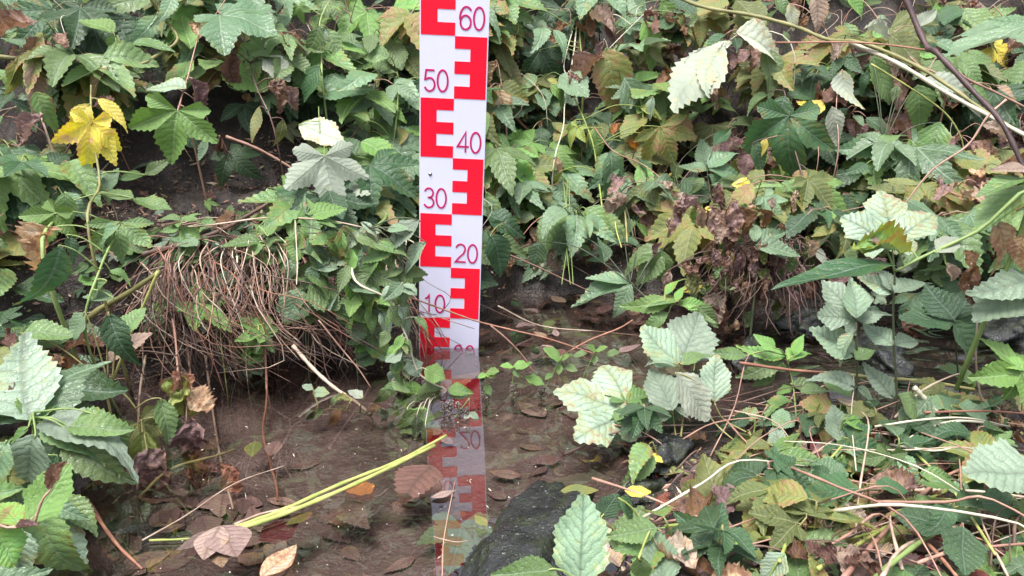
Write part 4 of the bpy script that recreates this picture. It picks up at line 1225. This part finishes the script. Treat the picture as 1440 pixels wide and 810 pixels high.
for lab, px, py, r, sq, sd in (('small wet black stone under the pale leaves', 938, 648, .045, (1.1, .6, .5), 9), ('dark lump in the spit left of the olive leaf', 905, 700, .035, (1, .8, .6), 12),
    ('black stone breaking the riffle at the far right', 1400, 480, .09, (1.2, .7, .5), 15), ('dark low stone in the riffle left of the upright stems', 1130, 470, .06, (1.3, .7, .45), 18), ('wet dark stone between the two upright stems', 1235, 520, .06, (1.4, .7, .4), 21),
    ('dark stone under the crossing yellow stalks', 1040, 760, .05, (1, .8, .6), 24), ('wet black stone below the root clump', 1060, 520, .05, (1.3, .7, .5), 30)):
    c = hit(px, py); stone(lab, (c.x, c.y, max(c.z, -.01) + .004), r, sq, sd, .25, R(sd * 17 % 90))

# ------------------------------------------------------------------ root clump hanging right of the bank, and the hanging stalk mass at the left
mb = MB(); ra = random.Random(5)
c0 = at(1065, 350, 1.46)
for i in range(260):
    a = c0 + Vector((ra.uniform(-.07, .07), ra.uniform(-.06, .04), ra.uniform(-.03, .03)))
    P = [a]; d = Vector((ra.uniform(-.5, .5), ra.uniform(-.9, .1), ra.uniform(-.6, .2)))
    for s_ in range(4): d = d * .6 + Vector((ra.gauss(0, .5), ra.gauss(0, .35), -.35 + ra.gauss(0, .3))); P.append(P[-1] + d * .030)
    mb.tube(P, .0013, .0006, 4, 3)
root = mb.build('root_clump', SM['brown']); tag(root, 'reddish brown clump of fine roots hanging over the riffle', 'roots', kind='stuff')
parts = {'tan': MB(), 'pink': MB(), 'brown': MB(), 'red': MB(), 'pale': MB(), 'purple': MB()}
for i in range(290):
    px = ra.uniform(215, 520); py0 = ra.uniform(330, 420) + (20 if px > 420 else 0)
    x = (px - 720) / 1080 * 1.28; ye = float(np.interp(x, EX, EY)); z = ra.uniform(.15, .21)
    a = Vector((x, ye + ra.uniform(-.01, .10), z + .012)); o = Vector((x + ra.gauss(0, .03) + .02, ye - ra.uniform(.02, .08), z - ra.uniform(.01, .05)))
    zz = ra.uniform(.0, .09) if ra.random() < .8 else -.01; b = Vector((o.x + ra.gauss(.03, .09), ye - ra.uniform(-.01, .09), zz))
    parts[ra.choice(['tan', 'pink', 'pink', 'brown', 'brown', 'red', 'brown', 'purple'])].tube([a, a.lerp(o, .6) + Vector((0, 0, .01)), o, o.lerp(b, .5) + Vector((ra.gauss(0, .022), -.012 - ra.uniform(0, .02), ra.gauss(0, .012))), b], ra.choice([.0006, .0008, .0010, .0014, .0020]), .0006, 4, 3)
for i in range(75):                                  # long drooping stems in front of the overhang
    px = ra.uniform(205, 540); x = (px - 720) / 1080 * 1.25; ye = float(np.interp(x, EX, EY)); z = ra.uniform(.16, .23)
    a = Vector((x, ye + .03, z)); b = Vector((x + ra.gauss(.03, .05), ye - ra.uniform(.03, .09), ra.uniform(-.01, .09)))
    parts[ra.choice(['tan', 'pink', 'tan', 'pale', 'pink'])].tube([a, Vector((x + ra.gauss(.01, .015), ye - .04, z - .02)), a.lerp(b, .7) + Vector((ra.gauss(0, .015), -.02, 0)), b], ra.choice([.0009, .0012, .0016]), .0007, 5, 5)
for i in range(130):                                 # level straw on the ledge
    x = ra.uniform(-.72, -.18); ye = float(np.interp(x, EX, EY)); y = ye + ra.uniform(-.01, .13); an = ra.gauss(.2, .8); L = ra.uniform(.03, .14)
    z = float(hgt(x, y)) + ra.uniform(.012, .03)
    d = Vector((math.cos(an), math.sin(an), 0)) * L / 2; p = Vector((x, y, z))
    parts[ra.choice(['tan', 'pink', 'brown', 'brown'])].tube([p - d, p + Vector((0, 0, ra.uniform(0, .015))), p + d], ra.uniform(.0009, .002), .0007, 4, 3)
for i in range(900):                                 # thin stalks tangled through the whole bank
    x = ra.uniform(-2.0, 2.2); ye = float(np.interp(x, EX, EY)); y = ye + ra.uniform(.03, 1.1); z = float(hgt(x, y)) + ra.uniform(.01, .10)
    if -.72 < x < -.38 and y < 1.62: continue
    if -.26 < x < .02 and y < 1.62: continue
    p = Vector((x, y - .03, z)); d = Vector((ra.gauss(0, 1), ra.gauss(0, .4) - .2, ra.gauss(0, .8))).normalized() * ra.uniform(.06, .25)
    parts[ra.choice(['tan', 'pink', 'brown', 'brown', 'brown', 'red'])].tube([p - d * .5, p + Vector((0, -.01, ra.uniform(-.02, .02))), p + d * .5 + Vector((0, 0, -.02))], ra.uniform(.0008, .0024), .0007, 4, 3)
for i in range(560):                                 # longer pale stems leaning out of the bank
    x = ra.uniform(-1.6, 1.8); ye = float(np.interp(x, EX, EY)); y = ye + ra.uniform(.12, 1.0); z = float(hgt(x, y))
    if -.72 < x < -.36 and y < 1.75: continue
    if -.24 < x < 0 and y < 1.6: continue
    p = Vector((x, y - .04, z + .02)); d = Vector((ra.gauss(0, .8), -ra.uniform(.2, .9), ra.uniform(-.6, .6))).normalized() * ra.uniform(.07, .2)
    parts[ra.choice(['tan', 'pale', 'pink', 'tan', 'pink', 'red'])].tube([p, p + d * .5 + Vector((0, 0, .015)), p + d + Vector((ra.gauss(0, .03), 0, -.03)), p + d * 1.2 + Vector((ra.gauss(0, .03), 0, -.10))], ra.uniform(.0008, .0019), .0006, 4, 4)
for i in range(20):                                 # bleached stems lying over the plants of the spit
    px = ra.uniform(1000, 1460); py = ra.uniform(600, 815); p = hit(px, py) + Vector((0, 0, ra.uniform(.035, .075))); an = ra.choice([ra.gauss(.1, .25), ra.gauss(.8, .3), ra.gauss(-.7, .3)]); L = ra.uniform(.10, .30)
    d = Vector((math.cos(an), math.sin(an), ra.gauss(0, .15))) * L / 2
    parts[ra.choice(['tan', 'pale', 'tan', 'pink', 'pink'])].tube([p - d - Vector((0, 0, .02)), p - d * .3, p + d * .4 + Vector((ra.gauss(0, .015), ra.gauss(0, .015), .01)), p + d - Vector((0, 0, .02))], ra.choice([.0008, .0011, .0016, .0020]), .0007, 5, 4)
for i in range(120):                                 # straw over the spit
    px = ra.uniform(1080, 1460) if ra.random() < .85 else ra.uniform(860, 1100); py = ra.uniform(560, 815)
    p = hit(px, py) + Vector((0, 0, ra.uniform(.004, .035))); an = ra.gauss(.25, .55); L = ra.uniform(.05, .22)
    d = Vector((math.cos(an), math.sin(an), ra.gauss(0, .1))) * L / 2
    parts[ra.choice(['tan', 'pink', 'brown', 'brown', 'pink'])].tube([p - d, p + Vector((ra.gauss(0, .01), 0, ra.uniform(0, .02))), p + d], ra.choice([.0006, .0008, .0010, .0013, .0021]), .0006, 5, 4)
VV, FF, MI = [], [], []
for i, (k_, mb_) in enumerate(parts.items()):
    o = len(VV); VV += mb_.v; FF += [tuple(q + o for q in f) for f in mb_.f]; MI += [i] * len(mb_.f)
tangle = link('dead_stalk_tangle', mesh_from(VV, FF, 'tangle', True, MI), [SM[k_] for k_ in parts]); tag(tangle, 'tangle of dead straw and stalks over the bank and the spit', 'straw', kind='stuff')

# larger stalks crossing the spit at the lower right
for pts, Y, r, col, lab in (
    ([(1096, 790), (1130, 700), (1160, 655), (1190, 620)], (.72, .86), .0019, 'yellow', 'upright yellow green stalk in front of the straw at lower right'),
    ([(1030, 728), (1120, 718), (1180, 714), (1290, 702), (1380, 708), (1450, 724)], (.80, .80), .0026, 'yellow', 'thick yellow green stalk running level to the right edge'),
    ([(1180, 820), (1250, 742), (1320, 676), (1366, 655)], (.66, .84), .0026, 'pink', 'pink brown stalk rising diagonally at lower right'),
    ([(1150, 800), (1240, 745), (1300, 705), (1375, 672)], (.70, .84), .0020, 'yellow', 'yellow stalk crossing beneath the pink brown diagonal stalk'),
    ([(1256, 610), (1290, 640), (1340, 690), (1400, 780)], (.92, .70), .0019, 'yellow', 'yellow stalk bending down towards the bottom right corner'),
    ([(1258, 634), (1300, 604), (1350, 592), (1410, 598)], (.90, .90), .0024, 'pale', 'white bleached stalk bowed over the dark leaves'),
    ([(1230, 600), (1300, 590), (1360, 588), (1420, 600)], (.88, .88), .0016, 'pale', 'thinner bleached stalk above the white bowed one'),
    ([(1220, 820), (1290, 765), (1340, 735), (1410, 682)], (.64, .80), .0026, 'green', 'green grass blade slanting up through the straw'),
    ([(1290, 792), (1340, 775), (1400, 768), (1450, 764)], (.70, .70), .0018, 'pink', 'pink stalk lying level near the bottom right corner'),
    ([(1270, 735), (1310, 770), (1345, 810)], (.76, .66), .0022, 'red', 'rusty stalk slanting to the bottom edge at right'),
    ([(1170, 525), (1240, 532), (1300, 536), (1370, 548)], (1.04, 1.04), .0034, 'olive', 'olive stem lying level in front of the riffle'),
    ([(1040, 510), (1110, 520), (1180, 525)], (1.04, 1.04), .0026, 'red', 'reddish stem continuing left of the level olive stem'),
    ([(1286, 545), (1300, 560), (1320, 582)], (.92, .92), .0034, 'pale', 'short cut straw piece pointing down right of the upright stem'),
    ([(1300, 580), (1380, 578), (1450, 582)], (.90, .90), .0018, 'red', 'thin red brown stalk level at the right above the round leaf'),
    ([(1020, 590), (1060, 630), (1120, 660), (1220, 680), (1300, 692)], (.92, .86), .0014, 'pink', 'long pink runner curving over the spit'),
    ([(935, 740), (980, 737), (1040, 735)], (.78, .78), .0020, 'yellow', 'pale yellow stalk left of the olive leaf foot'),
    ([(1030, 755), (1100, 757), (1180, 760), (1240, 745)], (.77, .77), .0020, 'yellow', 'yellow stalk level below the olive leaf'),
    ([(1080, 670), (1140, 640), (1200, 600)], (.9, .96), .0016, 'tan', 'straw stalk rising right from the crossing yellow stalks'),
    ([(980, 560), (1010, 600), (1060, 640), (1110, 680)], (.95, .88), .0012, 'olive', 'thin olive runner under the oval pale leaf'),
    ([(1160, 700), (1260, 690), (1360, 690), (1450, 700)], (.84, .84), .0020, 'tan', 'tan stalk level just above the thick yellow green one'),
    ([(1240, 812), (1270, 770), (1330, 742), (1390, 700)], (.66, .76), .0020, 'tan', 'tan stalk beside the green grass blade'),
    ([(1060, 700), (1120, 690), (1170, 694)], (.84, .84), .0014, 'pink', 'short pink stalk right of the round outlined leaves')):
    strand('dead_stalk', lab, 'stalk', pts, r, col, Y=Y)
for a, b, r in (((1108, 598), (1128, 606), .0045), ((1125, 612), (1150, 622), .0035), ((980, 790), (1005, 782), .004), ((1100, 595), (1112, 604), .004)):
    P = [hit(*a) + Vector((0, 0, .012)), hit(*b) + Vector((0, 0, .014))]; mb = MB(); mb.tube(P, r, r, 8, 4); o = mb.build('broken_reed', SM['red'], None, P[0]); o.location = P[0]
    tag(o, 'broken hollow reed piece lying on the wet mud of the spit', 'reed', 'broken reed pieces on the spit')

# ------------------------------------------------------------------ unnamed plants further back on the bank, each its own thing
def project(p):
    d = p - Vector((0, 0, CH)); z = d.dot(FW); return 720 + F * d.x / z, 405 - F * d.dot(UPV) / z
rp = random.Random(21)
ADJ = {'mid': 'green', 'deep': 'dark green', 'blue': 'blue green', 'olive': 'olive', 'bright': 'bright green', 'brown': 'withered brown', 'purple': 'dead purple brown', 'ygreen': 'yellowing'}
SHP = {'palm3': 'three lobed', 'palm5': 'finger leaved', 'ovate': 'oval leaved', 'broad': 'broad leaved', 'trio': 'three leaved', 'lance': 'narrow leaved', 'dry': 'curled', 'drypalm': 'shrivelled'}
COLS = ['at the left edge', 'near the left edge', 'above the left stalks', 'above the soil ledge', 'well left of the board', 'just left of the board', 'just right of the board', 'right of the hollow', 'mid right', 'below the yellow stem', 'near the right edge', 'at the right edge']
ROWS = ['high up', 'fairly high', 'at 40 mark height', 'at 20 mark height', 'low down']
used = set(); made = 0
def scol(px, py):
    r = rp.random()
    if px < 560: w = ['mid'] * 6 + ['blue'] * 4 + ['deep'] * 4 + ['olive'] * 2 + ['bright'] * 2 + ['purple']
    elif px < 800: w = ['mid'] * 5 + ['deep'] * 5 + ['blue'] * 3 + ['olive'] * 2 + ['bright'] + ['brown']
    else: w = ['mid'] * 3 + ['blue'] * 3 + ['deep'] * 3 + ['olive'] * 5 + ['purple'] * 5 + ['brown'] * 2 + ['ygreen']
    return rp.choice(w)
for q in range(1200):
    x = rp.uniform(-1.3, 1.45); ye = float(np.interp(x, EX, EY)); s_ = rp.uniform(.10, .95); y = ye + s_
    if -.78 < x < -.34 and y < 1.66: continue
    g = Vector((x, y, float(hgt(x, y)))); H_ = rp.uniform(.10, .2); top = g + Vector((rp.gauss(0, .03), -.09 - rp.uniform(0, .06), H_ * .8))
    px, py = project(top)
    if not (-20 < px < 1460 and -30 < py < 440): continue
    col = scol(px, py); dead = col in ('brown', 'purple'); kind = rp.choice(['dry', 'drypalm']) if dead else rp.choice(['palm3', 'palm5', 'ovate', 'lance', 'broad', 'trio', 'palm5'])
    ci = int(min(11, max(0, px // 120))); ri = int(min(4, max(0, py // 95)))
    key = (ci, ri, ADJ[col], SHP[kind])
    if key in used: continue
    if sum(1 for u in used if u[0] == ci and u[1] == ri) >= 4: continue
    used.add(key); made += 1
    e = empty('leafy_plant' if not dead else 'withered_plant', g)
    tag(e, f'{ADJ[col]} {SHP[kind]} plant {ROWS[ri]}, {COLS[ci]}', 'plant', 'plants crowding the far bank')
    mb = MB(); st_ = [g, g.lerp(top, .5) + Vector((0, .02, .02)), top]; mb.tube(st_, .0022, .0012, 5, 4); S_ = smooth(st_, 4)
    nl = rp.randint(5, 9); a0 = rp.uniform(0, 6.28)
    for i in range(nl):
        f = 1 - (i / nl) * .6; p = S_[int(f * (len(S_) - 1))]; a = a0 + i * 2.4; dr_ = Vector((math.cos(a), -abs(math.sin(a)) * .7 - .15, rp.uniform(-.5, .25))).normalized()
        B = p + dr_ * rp.uniform(.015, .05); L = rp.uniform(.055, .115) * (1.15 if 'palm' in kind else 1) * (.75 if dead else 1); T = B + (dr_ + Vector((0, -.2, -rp.uniform(.1, .7)))).normalized() * L
        c2 = col if rp.random() < .8 else rp.choice(['mid', 'blue', 'olive', 'bright']) if not dead else 'tan'
        put_leaf(B, T, kind, c2, e, g, wf=rp.uniform(.9, 1.25) if kind != 'broad' else .9)
        mb.tube([p, p.lerp(B, .5) + Vector((0, 0, .006)), B], .0011, .0009, 4, 3)
    mb.build('stem', SM[rp.choice(['green', 'dark', 'olive', 'pink'])], e, g)
    if made >= 120: break

# withered leaves matted over the root clump
items = []
for q in range(110):
    B = at(rp.gauss(1050, 45), rp.gauss(372, 45), 1.40 + rp.uniform(-.03, .05)); L = rp.uniform(.02, .05)
    T = B + Vector((rp.gauss(0, .5), -.2, -1)).normalized() * L; items.append((B, T, rp.choice(['dry', 'drypalm']), rp.choice(['purple', 'purple', 'tan', 'purple', 'brown', 'olive', 'mid']), rp.uniform(.7, 1.2), False))
merged_leaves('withered_leaf_mat', items, 'shrivelled brown leaves matted together over the root clump', 'dead leaves')
# small plants rooted in the spit and the near right bank
NEARC = ['beside the black stone', 'right of the black stone', 'under the olive leaf', 'below the nettles', 'amid the straw', 'right of the upright stems', 'near the big round leaf', 'by the right edge']
NEARR = ['back of the spit', 'middle of the spit', 'front of the spit']
used2 = set()
for q in range(400):
    px = rp.uniform(830, 1440); py = rp.uniform(570, 800); g = hit(px, py)
    if g.z < .0 or (px < 1020 and rp.random() < .8): continue
    ci = int((px - 830) / 610 * 8); ri = int((py - 570) / 77); col = rp.choice(['mid', 'deep', 'blue', 'deep', 'olive']); kind = rp.choice(['palm3', 'ovate', 'broad', 'ovate', 'trio'])
    key = (ci, min(2, ri), ADJ[col], SHP[kind])
    if key in used2 or sum(1 for u in used2 if u[:2] == key[:2]) >= (3 if px > 1040 else 1): continue
    used2.add(key); e = empty('small_plant', g); tag(e, f'small {ADJ[col]} {SHP[kind]} plant {NEARC[min(7, ci)]}, {NEARR[min(2, ri)]}', 'plant', 'small plants on the spit')
    top = g + Vector((rp.gauss(0, .015), rp.gauss(-.01, .01), rp.uniform(.03, .075))); mb = MB(); mb.tube([g, g.lerp(top, .5) + Vector((.004, 0, 0)), top], .0014, .001, 5, 4)
    for i in range(rp.randint(2, 5)):
        a = rp.uniform(0, 6.28); B = top + Vector((math.cos(a), math.sin(a), 0)) * .008 - Vector((0, 0, i * .008)); L = rp.uniform(.03, .06); T = B + Vector((math.cos(a), math.sin(a), rp.uniform(-.5, .3))).normalized() * L
        put_leaf(B, T, kind, col, e, g, wf=1.1); mb.tube([top - Vector((0, 0, i * .008)), B], .0008, .0007, 4, 2)
    mb.build('stem', SM[rp.choice(['green', 'olive', 'pink'])], e, g)

# ------------------------------------------------------------------ undergrowth that nobody could count
items = []
def reg(x, n): return noise.noise(Vector((x * 3.1, n, 4.4)))
for q in range(5600):
    x = rp.uniform(-2.3, 2.5); ye = float(np.interp(x, EX, EY)); s_ = rp.uniform(.0, 1.35) ** 1.0; y = ye + s_
    if -.80 < x < -.20 and s_ < .32: 
        if rp.random() < (.97 if x > -.66 else .8): continue
    if -.02 < x < .4 and s_ < .05: continue
    if -.76 < x < -.42 and s_ < .42: continue
    if -.25 < x < .02 and y < 1.50: continue
    z = float(hgt(x, y)); B = Vector((x, y - rp.uniform(.0, .09), z + rp.uniform(.005, .09)))
    L = rp.uniform(.03, .088); a = rp.uniform(0, 6.28)
    T = B + Vector((math.cos(a), -.45 + .3 * math.sin(a), math.sin(a) * .7 - .45)).normalized() * L
    px = 720 + 1080 * x / 1.8; nn_ = noise.noise(Vector((x * 4, y * 4, z * 4)))
    dead = rp.random() < (.17 if x < 0 else .46) + nn_ * .35
    if dead: kind = rp.choice(['dry', 'dry', 'drypalm']); col = rp.choice(['brown', 'purple', 'salmon', 'tan', 'purple', 'tan', 'purple', 'brown', 'under']); T = B + Vector((rp.gauss(0, .4), -.35, -1)).normalized() * L * .8
    else:
        kind = rp.choice(['ovate', 'ovate', 'lance', 'broad', 'lance', 'palm3', 'palm5', 'trio', 'palm5'])
        col = rp.choice(['mid', 'deep', 'deep', 'deep', 'blue', 'mid', 'olive'] if x < .1 else ['mid', 'deep', 'deep', 'blue', 'olive', 'deep', 'mid', 'bright'])  # mostly deep green, so leaf colour carries the shade inside the undergrowth
        if rp.random() < .05: col = rp.choice(['pale', 'under', 'ygreen', 'yellow' if x > .1 else 'bright'])
    items.append((B, T, kind, col, rp.uniform(.9, 1.2), rp.random() < .08))
merged_leaves('undergrowth', items, 'low mixed green and withered leaves covering the whole far bank', 'undergrowth')
items = []
for q in range(1500):                                # near banks
    if rp.random() < .6: x = rp.uniform(-1.5, -.42); y = rp.uniform(.45, 1.2)
    else: x = rp.uniform(.14, 1.8); y = rp.uniform(.55, 1.12)
    z = float(hgt(x, y))
    if z < .01 + rp.uniform(0, .02): continue
    if x > 0 and rp.random() > .42: continue
    B = Vector((x, y, z + rp.uniform(.004, .05))); L = rp.uniform(.02, .06) if x > 0 else rp.uniform(.04, .09); a = rp.uniform(0, 6.28)
    T = B + Vector((math.cos(a), math.sin(a), rp.uniform(-.3, .4))).normalized() * L
    dead = rp.random() < ((.95 if x < .34 else .5) if x > 0 else .2)
    items.append((B, T, rp.choice(['dry', 'drypalm']) if dead else rp.choice(['ovate', 'broad', 'palm3']), rp.choice(['brown', 'purple', 'tan', 'brown']) if dead else rp.choice(['mid', 'blue', 'deep', 'deep', 'mid', 'olive']), 1, False))
merged_leaves('ground_cover', items, 'small green and dead leaves covering the near banks', 'ground cover')

# ------------------------------------------------------------------ crumbs of litter on the bare ground
VV, FF, MI = [], [], []
def flake(p, s_, m_):
    o = len(VV); a = Vector((rp.gauss(0, 1), rp.gauss(0, 1), rp.gauss(0, .5))).normalized(); b = a.orthogonal().normalized(); c = a.cross(b)
    l = rp.choice([1, 1, 1.6, 3]); VV.extend([p + a * s_ * l, p + b * s_ * .6, p - a * s_ * l, p - b * s_ * .6, p + c * s_ * .35]); FF.extend([(o, o + 1, o + 4), (o + 1, o + 2, o + 4), (o + 2, o + 3, o + 4), (o + 3, o, o + 4)]); MI.extend([m_] * 4)
for q in range(16000):
    k_ = rp.random()
    if k_ < .35: x = rp.uniform(-.8, -.2); y = float(np.interp(x, EX, EY)) + rp.uniform(-.03, .42)
    elif k_ < .75: x = rp.uniform(.05, 1.2); y = rp.uniform(.6, 1.12)
    else: x = rp.uniform(-1.0, 1.3); y = float(np.interp(x, EX, EY)) + rp.uniform(-.03, .12)
    z = float(hgt(x, y))
    if z < -.012: continue
    flake(Vector((x, y, z + rp.uniform(.0, .008))), rp.choice([.001, .0015, .002, .003, .0045]), rp.choice([0, 0, 1, 1, 2, 3, 4]))
lit = link('leaf_litter', mesh_from(VV, FF, 'litter', False, MI), [SM['brown'], SM['purple'], SM['pink'], SM['tan'], SM['olive']]); tag(lit, 'fine brown crumbs and chaff scattered over the bare soil', 'litter', kind='stuff')
items = []
for q in range(330):
    x = rp.uniform(-.72, -.20); y = float(np.interp(x, EX, EY)) + (rp.uniform(-.03, .15) if rp.random() < .92 else rp.uniform(.1, .4)); z = float(hgt(x, y))
    if z < .05: continue
    B = Vector((x, y, z + rp.uniform(.004, .03))); L = rp.uniform(.012, .044); a = rp.uniform(0, 6.28); T = B + Vector((math.cos(a), math.sin(a) - .4, rp.uniform(-.5, .4))).normalized() * L
    items.append((B, T, rp.choice(['ovate', 'broad', 'trio', 'palm3']), rp.choice(['mid', 'bright', 'mid', 'deep', 'pale', 'brown', 'purple']), 1, False))
merged_leaves('seedling_cover', items, 'tiny green leaves dotted over the soil ledge and the dead stalks', 'ground cover')

SPL = ['at the left end of', 'left of the middle of', 'in the middle of', 'right of the middle of', 'at the right end of']
for k, (px, py) in enumerate([(235, 430), (345, 480), (400, 380), (255, 350), (520, 470)]):
    Yb = 1.17 + .08 * rp.random(); B0 = at(px, py - 40, Yb + .03); e = empty('small_plant', B0)
    tag(e, f'leafy sprig {("upper" if py < 400 else "lower")} {SPL[min(4, max(0, int((px - 210) / 66)))]} the hanging dead stalks', 'plant', 'sprigs on the hanging stalks')
    mb = MB(); tip = at(px + rp.uniform(-20, 20), py + 30, Yb); P_ = [B0, at(px, py, Yb), tip]; mb.tube(P_, .0012, .0008, 5, 4); S_ = smooth(P_, 4)
    for i, p in enumerate(S_):
        for s_ in (-1, 1):
            L = rp.uniform(.022, .045); T = p + Vector((s_ * rp.uniform(.4, 1), -.4, rp.uniform(-.8, .3))).normalized() * L; put_leaf(p, T, rp.choice(['ovate', 'palm3', 'broad']), rp.choice(['mid', 'bright', 'mid', 'blue']), e, B0, wf=1.1)
    mb.build('stem', SM['green'], e, B0)

VV, FF, MI = [], [], []
for q in range(260):
    p = onz(rp.uniform(150, 1000), rp.uniform(470, 812), .0025)
    if hgt(p.x, p.y) > -.01: continue
    flake(p, rp.choice([.0005, .0007, .0009, .0013]), 0)
me = mesh_from(VV, FF, 'specks', False); sp_ = link('floating_specks', me, SM['pale']); tag(sp_, 'tiny pale specks drifting on the pool', 'specks', kind='stuff')
